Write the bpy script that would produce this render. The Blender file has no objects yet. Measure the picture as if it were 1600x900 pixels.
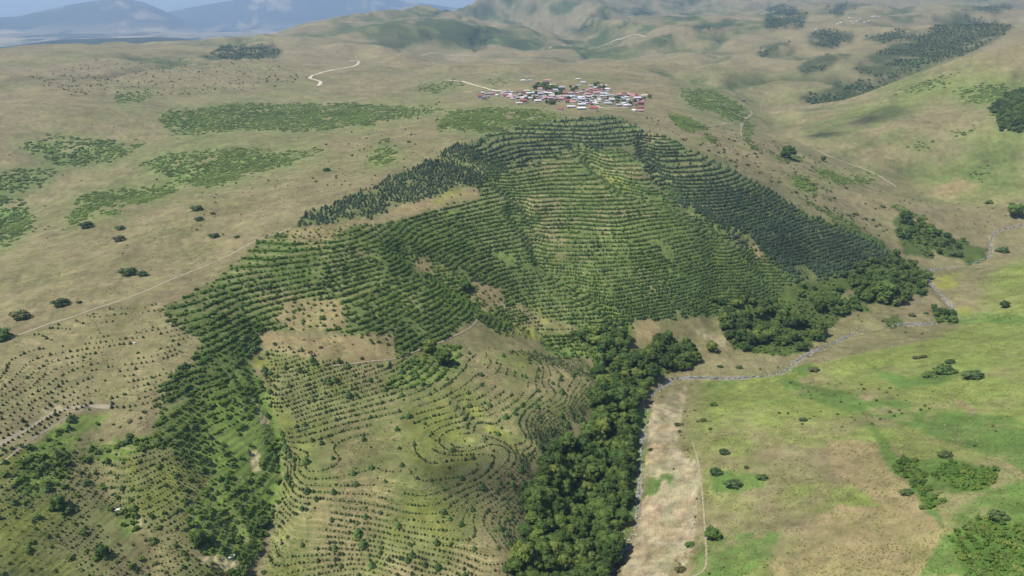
import bpy, bmesh, math, random
import numpy as np
from mathutils import Vector, Matrix

scene = bpy.context.scene
col = scene.collection
R = math.radians

# ---------------------------------------------------------------- camera, sky, sun
cam_data = bpy.data.cameras.new("camera")
cam = bpy.data.objects.new("camera", cam_data)
col.objects.link(cam)
cam.location = (0, 0, 300.0)
cam.rotation_euler = (R(90 - 21.0), 0, 0)
cam_data.sensor_width = 36.0
cam_data.lens = 36.0 * 1101.0 / 1600.0
cam_data.clip_start = 1.0
cam_data.clip_end = 90000.0
scene.camera = cam

SUN_ELEV, SUN_AZ = R(57), R(-108)         # high sun, from the left
world = bpy.data.worlds.new("World")
scene.world = world
world.use_nodes = True
wn = world.node_tree
wn.nodes.clear()
sky = wn.nodes.new('ShaderNodeTexSky')
sky.sky_type = 'NISHITA'
sky.sun_disc = False
sky.sun_elevation = SUN_ELEV
sky.sun_rotation = SUN_AZ
sky.altitude = 1800
sky.air_density = 1.0
sky.dust_density = 1.5
bg = wn.nodes.new('ShaderNodeBackground')
bg.inputs['Strength'].default_value = 0.10
wo = wn.nodes.new('ShaderNodeOutputWorld')
wn.links.new(sky.outputs[0], bg.inputs['Color'])
wn.links.new(bg.outputs[0], wo.inputs['Surface'])

sun_data = bpy.data.lights.new("sun", 'SUN')
sun_data.energy = 4.6
sun_data.angle = R(0.55)
sun_data.color = (1.0, 0.955, 0.88)
sun = bpy.data.objects.new("sun", sun_data)
col.objects.link(sun)
to_sun = Vector((math.sin(SUN_AZ) * math.cos(SUN_ELEV), math.cos(SUN_AZ) * math.cos(SUN_ELEV), math.sin(SUN_ELEV)))
sun.rotation_euler = (-to_sun).to_track_quat('-Z', 'Y').to_euler()
sun.location = to_sun * 2000

scene.view_settings.view_transform = 'Standard'
scene.view_settings.look = 'None'
scene.view_settings.exposure = 0.49
scene.view_settings.gamma = 1.0
scene.render.engine = 'CYCLES'
scene.cycles.max_bounces = 4
scene.cycles.diffuse_bounces = 2
scene.cycles.glossy_bounces = 1
scene.cycles.transmission_bounces = 2
scene.cycles.transparent_max_bounces = 6
scene.cycles.volume_bounces = 0
scene.cycles.use_denoising = True

HAZE_DENSITY = 0.000085
HAZE_COLOR = (0.50, 0.71, 1.0)

# ----------------------------------------------------------------------------
# terrain model (pure numpy): control points -> thin plate surface -> relief
# ----------------------------------------------------------------------------
CAM_Z = 300.0
PITCH = math.radians(21.0)
FPX = 1101.0
SP, CP = math.sin(PITCH), math.cos(PITCH)


def ray_dir(u, v):
    x = (u - 800.0) / FPX
    y = (450.0 - v) / FPX
    return np.array([x, CP + y * SP, -SP + y * CP])


def project(X, Y, Z):
    dz = Z - CAM_Z
    fwd = np.maximum(Y * CP - dz * SP, 1.0)
    up = Y * SP + dz * CP
    return 800.0 + FPX * X / fwd, 450.0 - FPX * up / fwd


# (pixel column, pixel row, metres below the camera)
CONTROL = """
955,900,288 1000,720,286 1012,625,284 1060,592,283 1140,592,282 1225,580,281 1350,515,278 1480,490,275 1450,425,271 1545,400,268
1550,365,265 1440,310,250 1300,240,222 1200,200,205
1085,750,271 1200,650,266 1200,800,255 1400,700,243 1400,850,231 1600,700,222 1600,900,207 1600,560,241 1500,560,252 1350,560,267
1300,620,262 1600,470,256 1520,440,266 1600,420,255 1060,650,280 1040,800,279 1100,900,264
1100,560,279 1180,560,280 1400,480,274 1350,470,272 1430,400,266 1200,535,278
1250,250,200 1300,300,222 1350,350,242 1400,370,252 1150,200,182 1100,190,172
1050,215,162 1130,258,177 1215,300,200 1300,350,226 1370,385,246
560,355,178 560,400,189 560,440,201 560,500,214 560,560,227 560,620,238 560,690,247 560,725,247.5 560,790,253 560,850,261 560,890,268
300,440,188 300,500,198 300,560,209 300,620,219 300,700,231 300,760,239 300,830,247 300,900,255
100,500,194 100,560,201 100,640,211 100,700,219 100,780,227 100,900,240
0,640,204 0,760,217 0,900,231
420,400,185 420,480,203 420,560,219 420,640,233 420,720,248 420,800,256 420,880,263
700,235,158 700,300,178 700,350,194 700,400,207 700,450,218 700,500,229 700,560,241
850,200,155 850,250,171 850,300,187 850,350,203 850,400,219 850,450,235 850,500,251 850,540,262
950,190,153 950,250,171 950,300,187 950,350,204 950,400,220 950,450,237 950,500,254 950,550,270
1050,250,172 1050,300,189 1050,350,207 1050,400,224 1050,450,243 1050,500,262 1050,540,275
1150,270,181 1150,300,191 1150,350,211 1150,400,230 1150,450,250 1150,500,270
1250,330,214 1250,350,221 1250,400,240 1250,450,259 1250,500,274
480,735,247 640,690,248 720,640,247 720,690,253 740,740,248 740,790,254 830,740,258 850,700,261 890,640,262 930,595,263
860,600,256 820,660,256 780,650,252 840,575,254 760,570,245
440,755,251 640,820,254.5 700,845,256 800,870,258.5 850,880,274 900,800,284 880,720,277 940,680,281 960,610,279 700,895,263
300,400,187 350,330,184 200,380,192 100,440,195 0,480,201 0,420,202 0,400,206 150,360,197 270,302,190 400,290,181 500,300,177
650,250,163 560,300,172
60,340,233 180,312,221 30,240,192 250,260,202 330,260,196 600,220,166 400,190,175 600,180,165 700,195,159 100,180,156 0,180,152
650,140,155 100,300,203
750,155,152 880,150,150 1000,165,156 900,120,135 1000,120,140 1060,150,165
1600,200,165 1600,300,235 1500,250,215 1400,200,185 1600,360,262 1500,330,248
1700,300,230 1750,500,228 1750,800,195
-200,500,203 -200,800,222 -250,300,196 -200,150,145 -250,950,232 -100,620,200
-100,1100,250 300,1150,270 700,1150,288 940,1100,294 1300,1150,232 1700,1100,190 1900,700,205 1900,400,235
"""
# (pixel column, pixel row, metres from the camera): the far slopes and skylines
CONTROL_DIST = """
1600,58,1950 1520,84,1900 1475,100,1870 1430,118,1840 1385,137,1810 1340,155,1780 1300,172,1730 1250,192,1660 1700,40,1980 1560,70,1930 1600,120,1720
1500,55,3000 1400,95,2500 1200,180,1650 1200,130,2150 1100,100,2500 1300,33,4200 1300,62,3300 1100,52,3500 900,60,3700 800,8,6200 1000,-5,7000
1250,0,7000 1600,-8,7500 1500,18,5200 900,0,6600 800,26,4900 1400,20,4800 1600,32,4300 1580,44,3600 1150,20,5200 1000,30,4700
700,82,2900 420,70,3100 520,51,3500 650,23,4600 760,6,5600 600,76,2850
200,72,2900 100,73,2850 30,88,2500 0,97,2350 300,70,3000 200,100,2300 400,100,2300 200,130,1900 450,130,1880 0,120,1950 330,85,2550 500,100,2380 600,100,2400 200,150,1700
"""
# azimuth (deg), distance, metres below the camera: ground behind the skylines
CONTROL_FAR = [(25.4, 2150, 200), (28.8, 2250, 190), (32, 2350, 165), (34.5, 2450, 140), (40, 2500, 120), (22.5, 2000, 206),
               (-36, 5000, 330), (-30, 5200, 330), (-24, 5200, 330), (-18, 5400, 330), (-12, 5600, 300), (-50, 4200, 300),
               (-40, 9000, 285), (-30, 9000, 285), (-20, 9000, 285), (-10, 9500, 285), (-40, 14000, 235), (-30, 14000, 235), (-20, 14000, 235), (-10, 14000, 240), (-3, 9500, 200), (5, 9500, -230), (15, 9500, -300), (25, 9500, -320), (36, 9500, -330), (50, 8000, -100),
               (-40, 20000, 400), (-20, 20000, 400), (0, 20000, 300), (20, 20000, -100), (45, 20000, -100), (-60, 9000, 350), (60, 3000, 0), (-60, 2000, 180), (-60, 700, 190), (60, 700, 220)]
# mountains: azimuth deg, distance, height above the plain, radius across, radius along
# two distant ranges: metres from the camera, half depth, (picture column, skyline row)
RANGES = [(6800, 600, "-700,84 -100,80 0,74 40,69 80,63 150,60 240,58 280,59 310,66 350,80 500,120"),
          (15500, 1500, "-700,20 -400,24 -200,18 0,27 30,25 60,18 110,7 150,1 190,-4 225,3 262,19 300,40 340,60 900,90"),
          (19000, 1900, "-700,60 100,60 230,45 262,19 300,11 340,4 400,-4 470,-12 560,-9 620,0 660,5 720,14 800,30 1000,60")]


# drainage lines in picture coordinates: (depth m, half width m, points)
GULLIES = [
    (6.5, 12, "905,228 935,262 985,300 1080,335 1170,385 1200,430 1210,470 1190,520"),
    (5, 10, "690,250 740,262 790,292 815,320 840,360"),
    (6.5, 11, "640,395 690,430 735,470 790,495 850,512 900,540 945,575"),
    (5, 9, "415,520 396,560 425,640 446,720 425,800 388,880 360,960"),
    (3, 9, "165,650 150,720 180,790 215,850 240,940"),
    (2.5, 9, "300,600 320,680 330,760 350,830"),
    (5.5, 11, "800,330 850,400 905,450 960,490 1000,530"),
    (4.5, 11, "1000,215 1040,300 1100,360 1130,430 1110,500"),
    (4, 20, "1360,570 1250,600 1150,610"),
    (3, 18, "1600,760 1500,690 1400,650 1300,635"),
    (6, 45, "1600,180 1520,230 1440,290"),
    (6, 40, "1600,250 1540,300 1500,350"),
    (3.0, 5, "950,930 962,880 990,830 999,760 1000,720 1008,660 1016,622 1040,600 1062,592 1100,590 1140,591 1190,588 1225,580 1255,558 1300,538 1352,514 1400,508 1450,506 1490,492 1482,470 1462,452 1450,425 1500,415 1545,402 1550,370 1560,362 1600,352"),
    (20, 60, "1205,200 1198,165 1190,125 1230,98 1290,78 1330,60"),
    (10, 45, "1080,128 1070,110 1100,90 1160,78"),
    (12, 60, "820,112 900,98 980,86 1080,62 1150,50"),
    (10, 55, "690,88 735,72 748,50 770,30"),
    (8, 40, "1160,160 1185,135 1210,128"),
    (12, 60, "500,70 560,90 640,108 760,108"),
    (2, 7, "722,625 770,665 830,722"),
]


def value_noise(x, y, seed):
    rng = np.random.RandomState(seed)
    tab = rng.rand(256, 256).astype(np.float32)
    xi = np.floor(x).astype(np.int64)
    yi = np.floor(y).astype(np.int64)
    fx = (x - xi).astype(np.float32)
    fy = (y - yi).astype(np.float32)
    fx = fx * fx * fx * (fx * (fx * 6 - 15) + 10)
    fy = fy * fy * fy * (fy * (fy * 6 - 15) + 10)
    x0, x1, y0, y1 = xi & 255, (xi + 1) & 255, yi & 255, (yi + 1) & 255
    a = tab[x0, y0] * (1 - fx) + tab[x1, y0] * fx
    b = tab[x0, y1] * (1 - fx) + tab[x1, y1] * fx
    return (a * (1 - fy) + b * fy) * 2.0 - 1.0


def fbm(x, y, scale, seed, octaves=4, gain=0.5):
    out, amp, tot = 0.0, 1.0, 0.0
    cs, sn = math.cos(0.7), math.sin(0.7)
    px, py = x / scale, y / scale
    for k in range(octaves):
        out = out + amp * value_noise(px + 17.3 * k, py - 9.1 * k, seed + k)
        tot += amp
        amp *= gain
        px, py = (px * cs - py * sn) * 2.03, (px * sn + py * cs) * 2.03
    return out / tot


def pts(text):
    return np.array([[float(q) for q in p.split(',')] for p in text.split()])


def build_surface():
    c = pts(CONTROL)
    x = (c[:, 0] - 800.0) / FPX
    y = (450.0 - c[:, 1]) / FPX
    dz = -SP + y * CP
    t = np.where(np.abs(dz) > 1e-4, -c[:, 2] / dz, 1.0)
    X, Y = x * t, (CP + y * SP) * t
    e = pts(CONTROL_DIST)
    ex = (e[:, 0] - 800.0) / FPX
    ey = (450.0 - e[:, 1]) / FPX
    fy = CP + ey * SP
    k = e[:, 2] / np.hypot(ex, fy)
    X, Y = np.concatenate([X, ex * k]), np.concatenate([Y, fy * k])
    Dc = np.concatenate([c[:, 2], -(-SP + ey * CP) * k])
    th = np.arctan2(X, Y)
    r = np.hypot(X, Y)
    far = np.array(CONTROL_FAR)
    th = np.concatenate([th, np.radians(far[:, 0])])
    r = np.concatenate([r, far[:, 1]])
    D = np.concatenate([Dc, far[:, 2]])
    P = np.stack([th * 1.0, np.log(r)], 1)
    n = len(P)
    d2 = ((P[:, None] - P[None]) ** 2).sum(2)
    K = np.where(d2 > 0, d2 * np.log(d2 + 1e-12), 0.0) * 0.5
    K[np.arange(n), np.arange(n)] += -2e-4
    A = np.zeros((n + 3, n + 3))
    A[:n, :n] = K
    A[:n, n] = 1
    A[:n, n + 1:] = P
    A[n, :n] = 1
    A[n + 1:, :n] = P.T
    w = np.linalg.solve(A, np.concatenate([D, [0, 0, 0]]))
    return P, w, (X, Y)


def eval_surface(P, w, th, lr):
    n = len(P)
    out = np.empty(th.shape, np.float64)
    f, g, o = th.ravel(), lr.ravel(), out.ravel()
    for i in range(0, f.size, 40000):
        a, b = f[i:i + 40000, None].astype(np.float32), g[i:i + 40000, None].astype(np.float32)
        d2 = (a - P[:, 0].astype(np.float32)) ** 2 + (b - P[:, 1].astype(np.float32)) ** 2
        k = d2 * np.log(d2 + 1e-9) * 0.5
        o[i:i + 40000] = k @ w[:n].astype(np.float32) + w[n] + w[n + 1] * a[:, 0] + w[n + 2] * b[:, 0]
    return o.reshape(th.shape)


def smooth(e0, e1, x):
    t = np.clip((x - e0) / (e1 - e0), 0, 1)
    return t * t * (3 - 2 * t)


# grid: azimuth columns (fine inside the view, coarse elsewhere) by log-spaced rings
THF = math.radians(47)
th_f = np.linspace(-THF, THF, 900)
th_l = np.linspace(-math.pi, -THF, 60)[:-1]
th_r = np.linspace(THF, math.pi, 60)[1:]
TH = np.concatenate([th_l, th_f, th_r])
rr = [70.0]
while rr[-1] < 26000:
    r_ = rr[-1]
    if r_ < 240:
        step = 8.0
    elif r_ < 1450:
        step = max(r_ * r_ / (705.0 * 250) / 1.12, 0.42)
        step = min(step, r_ * 0.0052)
    else:
        step = r_ * (0.0052 + 0.004 * min((r_ - 1450) / 3000.0, 1.0))
    rr.append(r_ + step)
RR = np.array(rr)
LR = np.log(RR)
NR, NT = len(RR), len(TH)

P_, W_, CTRL = build_surface()
GT, GL = np.meshgrid(TH, LR)
GR = np.exp(GL)
inner = np.clip(GL, math.log(200), None)
Dg = eval_surface(P_, W_, np.clip(GT, -math.radians(62), math.radians(62)), inner)
side = smooth(math.radians(58), math.radians(85), np.abs(GT))
Dg = Dg * (1 - side) + 230.0 * side
GX, GY = GR * np.sin(GT), GR * np.cos(GT)


def polyline_field(lines, sample=3.0):
    """carve depth at every grid vertex from the drainage polylines"""
    out = np.zeros(GX.shape)
    for depth, width, text in lines:
        p = pts(text)
        q = []
        for (u, v) in p:
            X, Y, Z = on_ground(u, v)
            q.append((X, Y))
        q = np.array(q)
        x0, x1 = q[:, 0].min() - 3 * width, q[:, 0].max() + 3 * width
        y0, y1 = q[:, 1].min() - 3 * width, q[:, 1].max() + 3 * width
        m = (GX > x0) & (GX < x1) & (GY > y0) & (GY < y1)
        if not m.any():
            continue
        x, y = GX[m], GY[m]
        wob = fbm(x, y, width * 3.0, 91, 2) * width * 0.8
        best = np.full(x.shape, 1e9)
        for a, b in zip(q[:-1], q[1:]):
            d = b - a
            s = np.clip(((x - a[0]) * d[0] + (y - a[1]) * d[1]) / (d @ d + 1e-9), 0, 1)
            best = np.minimum(best, np.hypot(x - a[0] - s * d[0] + wob, y - a[1] - s * d[1] + wob * 0.6))
        out[m] = np.maximum(out[m], depth * np.exp(-(best / width) ** 2))
    return out


def height_at(X, Y):
    X, Y = np.asarray(X, float), np.asarray(Y, float)
    th = np.arctan2(X, Y)
    lr = np.log(np.maximum(np.hypot(X, Y), 71.0))
    j = np.clip(np.searchsorted(TH, th) - 1, 0, NT - 2)
    i = np.clip(np.searchsorted(LR, lr) - 1, 0, NR - 2)
    a = np.clip((th - TH[j]) / (TH[j + 1] - TH[j]), 0, 1)
    b = np.clip((lr - LR[i]) / (LR[i + 1] - LR[i]), 0, 1)
    return (GZ[i, j] * (1 - a) + GZ[i, j + 1] * a) * (1 - b) + (GZ[i + 1, j] * (1 - a) + GZ[i + 1, j + 1] * a) * b


def on_ground(u, v):
    """first point of the ground along the line of sight through picture point (u, v)"""
    d = ray_dir(u, v)
    dh = math.hypot(d[0], d[1])
    rs = RR[(RR > 130)]
    th = math.atan2(d[0], d[1])
    zr = CAM_Z + d[2] / dh * rs
    zg = height_at(rs * math.sin(th), rs * math.cos(th))
    k = np.argmax(zr <= zg)
    if zr[k] > zg[k]:
        k = len(rs) - 1
    if k == 0:
        k = 1
    e0, e1 = zr[k - 1] - zg[k - 1], zr[k] - zg[k]
    s = e0 / (e0 - e1) if e0 != e1 else 0.0
    r = rs[k - 1] + min(max(s, 0), 1) * (rs[k] - rs[k - 1])
    X, Y = r * math.sin(th), r * math.cos(th)
    return X, Y, float(height_at(X, Y))


GZ = CAM_Z - Dg
GZ_SMOOTH = GZ.copy()
# finer relief, growing with distance from the near slopes
near = 1 - smooth(700, 1500, GR)
mid = smooth(900, 1600, GR)
farr = smooth(2000, 4200, GR)
calm = 1 - 0.8 * np.exp(-(((GX + 60) / 90.0) ** 2 + ((GY - 405) / 85.0) ** 2))
GZ = GZ + fbm(GX, GY, 150, 5, 3) * (3.6 + 1.6 * mid) * calm
GZ = GZ + fbm(GX, GY, 55, 11, 3) * 2.3 * (near * 0.8 + 0.2) * calm
wx, wy = fbm(GX, GY, 1400, 41, 2) * 350, fbm(GX, GY, 1400, 43, 2) * 350
ridge = 1 - np.abs(fbm(GX + wx, GY + wy, 950, 21, 4, 0.5)) * 2.2
rel = smooth(1600, 2300, GR)
GZ = GZ + (ridge - 0.5) * ((4 * mid + 24 * rel) * (1 - 0.6 * smooth(-0.2, -0.4, GT)) + 75 * farr * (1 - 0.5 * smooth(-0.2, -0.4, GT))) * (1 - smooth(4500, 7000, GR) * (GT < -0.05) * 0.7)
fr_ = fbm(GX + wx * 0.6, GY + wy * 0.6, 620, 51, 4, 0.5)
RAV = np.exp(-(fr_ / 0.075) ** 2) * (rel + (1 - rel) * smooth(1050, 1250, GR) * smooth(0.30, 0.42, GT) * 0.5) * (1 - smooth(7000, 9000, GR))
GZ = GZ - RAV * 15
for dist, depth, text in RANGES:
    p = pts(text)
    d = np.array([ray_dir(u, v) for u, v in p])
    az = np.arctan2(d[:, 0], d[:, 1])
    top = CAM_Z + dist * d[:, 2] / np.hypot(d[:, 0], d[:, 1])
    g = (GR - dist) / depth
    zt = np.interp(GT, az, top)
    rough_ = fbm(GX, GY, 2600, 33, 5, 0.55)
    spur = 1 - 2 * np.abs(fbm(GX, GY, 1300, 37, 4, 0.5))
    prof = np.clip(np.exp(-g * g * 1.3) * (1 + 0.30 * (rough_ + 0.6 * spur - 0.3) * np.clip(np.abs(g) * 2.2, 0, 1)), 0, 1.0)
    if dist < 8000:
        WOODED = np.clip(prof * (zt > GZ) * (GT < 0.25) * 1.6, 0, 1)
    GZ = np.where(GT < 0.25, np.maximum(GZ, GZ + np.maximum(zt - GZ, 0) * prof), GZ)
MTN = np.clip((GZ + 60) / 300.0, 0, 1) * (GR > 11000)
GZ = GZ - polyline_field(GULLIES)
# ----------------------------------------------------------------------------
# what grows where: regions traced on the ground, looked up by position
# ----------------------------------------------------------------------------
MU0, MV0, MSTEP = -300, -60, 2
MW, MH = 1100, 700


def raster(texts):
    m = np.zeros((MH, MW), bool)
    for text in texts:
        p = pts(text)
        u0, u1 = p[:, 0].min(), p[:, 0].max()
        v0, v1 = p[:, 1].min(), p[:, 1].max()
        i0, i1 = max(int((v0 - MV0) / MSTEP) - 1, 0), min(int((v1 - MV0) / MSTEP) + 2, MH)
        j0, j1 = max(int((u0 - MU0) / MSTEP) - 1, 0), min(int((u1 - MU0) / MSTEP) + 2, MW)
        if i1 <= i0 or j1 <= j0:
            continue
        V, U = np.mgrid[i0:i1, j0:j1]
        U = U * MSTEP + MU0 + 1.0
        V = V * MSTEP + MV0 + 1.0
        ins = np.zeros(U.shape, bool)
        q = np.roll(p, -1, 0)
        for (xa, ya), (xb, yb) in zip(p, q):
            if ya == yb:
                continue
            ins ^= ((ya > V) != (yb > V)) & (U < (xb - xa) * (V - ya) / (yb - ya) + xa)
        m[i0:i1, j0:j1] |= ins
    return m


ZONES = {
    # plantation
    'pine_dark': ["960,185 1000,203 1055,217 1090,238 1130,260 1170,278 1215,302 1240,318 1270,338 1330,357 1378,380 1385,410 1310,432 1245,442 1195,402 1130,362 1060,322 1020,285 985,240 975,215",
                  "720,228 760,212 800,202 880,187 960,183 985,228 935,240 900,228 870,248 825,262 800,272 770,258 730,250"],
    'pine_belt': ["455,357 480,336 520,318 560,300 600,280 640,262 680,243 722,226 760,240 790,262 775,285 745,290 700,300 660,312 615,322 590,335 520,350"],
    'rows_mid': ["740,292 770,262 820,265 870,248 905,228 985,240 1010,282 1060,322 1130,362 1195,402 1240,440 1205,482 1130,492 1000,502 920,522 850,492 800,470 770,420 745,370 720,345 620,345 640,336 750,312"],
    'rows_bright': ["420,372 460,362 530,356 620,345 720,345 745,370 770,420 800,470 830,500 780,520 740,500 720,520 660,545 620,560 600,540 540,520 420,520 395,560 350,600 260,630 235,640 240,600 290,570 312,532 255,500 250,480 300,455 345,430"],
    'saplings_left': ["-80,600 0,548 60,520 130,495 240,466 255,482 312,532 300,560 240,640 140,640 80,670 0,720 -80,760"],
    'shrub_gully': ["240,640 350,598 395,562 415,600 430,640 450,690 448,750 425,820 395,880 380,905 330,880 290,850 285,800 320,770 330,740 290,720 235,690",
                    "20,748 45,700 90,665 130,645 175,648 150,670 125,690 112,735 65,775 28,775",
                    "640,560 680,535 730,545 720,585 660,600 620,610 600,600", "150,690 240,680 245,700 180,725 140,715",
                    "850,520 900,520 935,540 925,560 880,560 850,545", "690,420 740,440 760,480 730,500 700,470", "880,440 960,490 1010,520 980,530 920,515",
                    "190,790 215,790 220,830 195,840"],
    'rows_spur': ["410,560 440,540 560,570 620,560 700,565 770,545 840,550 940,580 928,640 870,690 835,725 832,780 800,860 792,960 400,960 430,830 448,750 450,690 430,640"],
    'rows_low': ["-80,760 0,700 60,690 130,700 235,690 290,720 332,740 322,770 288,800 295,865 390,905 400,960 -200,960 -200,800"],
    'rows_gap': ["745,470 800,470 850,495 920,525 930,560 880,545 830,530 780,525"],
    # woods
    'woods': ["900,528 940,518 972,532 1000,565 1018,535 1045,522 1078,545 1085,575 1036,584 1008,606 998,650 986,700 984,740 981,790 958,850 938,905 930,960 795,960 805,870 832,790 842,735 875,700 925,690 935,625 940,582",
              "1120,505 1150,480 1200,468 1245,470 1290,470 1318,492 1290,512 1262,545 1235,556 1195,552 1150,545",
              "1325,452 1380,430 1425,458 1395,478 1345,474"],
    'woods_edge': ["1100,470 1130,440 1190,440 1240,445 1310,430 1385,400 1400,400 1450,430 1440,462 1400,455 1330,450 1300,470 1240,470 1150,490",
                   "1400,338 1440,350 1500,376 1545,385 1548,405 1515,412 1470,395 1420,368 1385,350", "1300,468 1340,470 1360,488 1320,490", "1390,360 1450,370 1460,405 1410,395",
                   "1370,500 1395,490 1410,505 1385,512", "1462,480 1490,490 1490,505 1465,505"],
    # low shrub patches on the open hills
    'scrub': ["240,185 270,166 420,164 560,162 640,167 690,164 702,171 600,190 540,200 470,208 400,205 290,208 255,200",
              "210,256 260,238 330,231 400,234 440,240 500,231 515,238 460,255 430,266 380,280 330,290 290,285 250,275",
              "565,252 575,237 600,228 625,235 620,250 590,259", "575,221 610,215 620,222 590,226",
              "100,347 130,306 180,292 270,286 283,293 240,311 180,331 130,347 105,354",
              "20,226 80,211 140,219 200,217 233,222 190,241 130,263 90,263 60,240", "0,271 50,261 95,269 70,290 40,300 -60,302 -60,270",
              "-80,300 0,304 40,315 66,340 50,361 20,381 -80,420", "160,149 210,142 250,148 210,158 170,160",
              "672,207 705,178 760,167 840,172 885,178 885,188 830,197 760,209 710,206", "635,140 660,131 720,128 742,135 690,144 650,145",
              "1058,136 1110,140 1150,163 1172,184 1140,189 1095,172 1065,152", "745,133 800,118 812,122 770,136",
              "1540,172 1560,150 1600,138 1680,140 1680,210 1600,206 1560,200", "1480,142 1540,130 1590,138 1545,160 1500,162",
              "1480,832 1520,815 1620,835 1700,850 1700,960 1530,960 1500,890", "1100,470 1130,455 1150,490 1110,500", "1385,150 1440,128 1500,104 1540,92 1500,112 1440,140 1400,156", "1470,205 1520,190 1540,200 1500,215", "1410,140 1460,125 1480,132 1430,146", "1320,275 1370,268 1385,280 1340,286", "1400,230 1450,215 1470,225 1430,240",
              "1500,285 1530,262 1560,255 1540,285", "1230,270 1260,280 1285,296 1270,302 1240,290",
              "1270,262 1310,272 1320,285 1290,280", "1150,180 1175,192 1180,212 1160,215"],
    'scrub_strips': ["1035,175 1080,182 1110,205 1070,205", "1235,268 1262,278 1290,297 1275,303 1245,290", "1262,258 1300,268 1335,286 1310,288", "1318,268 1345,276 1362,290 1340,288", "1232,296 1300,330 1350,362 1340,366 1290,336", "1205,240 1260,242 1262,250 1210,250", "1150,195 1165,215 1200,238 1180,236 1155,214", "1100,205 1130,225 1120,232 1095,215", "1380,318 1440,335 1450,345 1400,340"],
    'scrub_far': ["310,86 350,75 420,72 446,82 430,92 350,97", "718,62 745,40 770,55 765,75 735,82", "1240,100 1290,85 1330,85 1290,110 1250,115", "1340,60 1400,45 1440,50 1390,68", "1170,75 1230,65 1240,80 1190,90", "880,45 930,38 960,45 910,55", "1080,40 1140,30 1160,40 1110,50", "960,20 1000,12 1030,18 990,28", "640,60 670,52 690,60 660,68", "1480,15 1560,5 1600,8 1560,18",
                  "1010,60 1045,55 1060,62 1030,75", "795,12 830,8 850,15 820,22", "1035,0 1090,-2 1110,4 1060,8",
                  "640,24 700,14 760,8 762,12 700,22 650,28", "1195,12 1225,6 1260,18 1250,40 1210,46 1190,40",
                  "1285,15 1320,3 1340,8 1315,25", "1260,52 1290,45 1330,50 1332,65 1300,75 1270,72"],
    'dark_slope': ["1250,150 1330,128 1400,122 1440,112 1420,120 1340,150 1280,168", "1430,55 1480,28 1530,25 1585,40 1560,62 1500,85 1450,102 1400,122 1350,118 1330,105 1370,78"],
    'right_wood': ["1545,172 1565,150 1600,138 1680,140 1680,212 1600,208 1560,200"],
    'thicket': ["1482,838 1520,815 1560,812 1620,828 1700,845 1700,960 1535,960 1505,900", "1400,718 1425,716 1450,745 1476,786 1462,796 1430,765 1405,740", "1460,742 1485,722 1520,730 1556,738 1540,766 1500,768"],
    # ground tints
    'lush': ["1000,640 1014,636 1006,720 998,770 986,840 976,872 966,870 984,790 994,700", "1300,612 1380,618 1480,640 1560,650 1620,668 1560,664 1450,650 1340,632", "1220,588 1330,618 1420,632 1500,648 1620,676 1700,690 1700,760 1600,735 1500,695 1400,655 1300,640 1230,605",
             "1410,722 1450,715 1480,712 1560,735 1545,770 1500,775 1470,765", "1345,650 1400,700 1470,790 1500,900 1440,900 1480,830 1430,760 1380,720", "1500,790 1600,745 1700,760 1700,960 1520,960 1480,860",
             "1075,960 1080,872 1112,838 1160,832 1222,828 1205,880 1150,905 1140,960", "1000,772 1020,745 1045,728 1062,742 1045,775 1015,785",
             "1350,572 1430,590 1480,570 1500,580 1470,600 1400,605", "1095,590 1140,592 1150,600 1100,602", "1110,735 1190,740 1200,760 1120,770", "1230,575 1270,565 1260,590",
             "1480,480 1600,495 1680,500 1680,510 1560,505 1470,500"],
    'green_slope': ["1180,235 1230,265 1290,285 1300,300 1260,298 1200,262", "1255,170 1400,150 1430,200 1400,235 1330,240 1260,225", "1400,250 1600,200 1600,300 1480,290 1400,275", "1130,195 1180,240 1160,245 1120,215",
                    "1040,175 1080,185 1130,215 1100,225 1050,205", "1400,100 1500,75 1420,130 1360,150"],
    'yellow': ["805,508 830,512 850,528 835,532 812,520", "930,245 950,270 985,300 970,300 940,275", "725,625 745,640 800,690 830,722 815,712 760,670", "400,548 412,545 418,570 402,575",
               "195,690 220,700 215,760 200,750", "705,300 740,300 700,312 660,322", "840,470 852,480 860,505 848,500", "1455,425 1500,428 1490,450 1470,450", "1495,470 1530,480 1520,492 1496,488"],
    'bare': ["1040,622 1078,598 1062,655 1056,700 1078,722 1080,775 1068,850 1045,905 1040,960 958,960 968,900 985,862 1002,800 1004,780 1030,770 1050,740 1005,745 1008,720 1016,690 1012,655",
             "1090,520 1112,514 1135,528 1125,540 1100,530"],
    'brown': ["480,532 610,518 618,556 520,572 420,546 400,520 430,518", "452,472 535,468 542,512 470,522 430,500", "600,338 640,315 740,299 757,303 700,318 640,332 560,350 530,362 545,350",
              "640,400 665,400 675,430 640,425", "735,440 780,450 790,480 760,490 735,470", "985,500 1030,500 1035,520 990,545", "1000,205 1050,217 1040,225 1000,220", "440,360 520,354 540,362 480,385 450,375",
              "1170,378 1185,385 1200,405 1185,405", "1290,690 1400,690 1440,740 1480,800 1500,900 1380,960 1250,960 1200,880 1300,790 1380,790 1300,740",
              "1440,300 1500,275 1530,290 1480,312", "1490,610 1530,640 1560,680 1530,670", "1440,640 1520,660 1600,700 1600,750 1540,700", "1240,590 1275,588 1270,600"],
    'scar': ["300,868 340,865 378,880 378,888 340,888 305,880", "215,800 228,815 245,850 235,850 220,825", "395,700 410,705 410,735 398,735", "400,620 412,640 425,665 412,660", "85,630 110,632 70,650 10,690 60,650"],
}
MASKS = {k: raster(v) for k, v in ZONES.items()}


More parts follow.
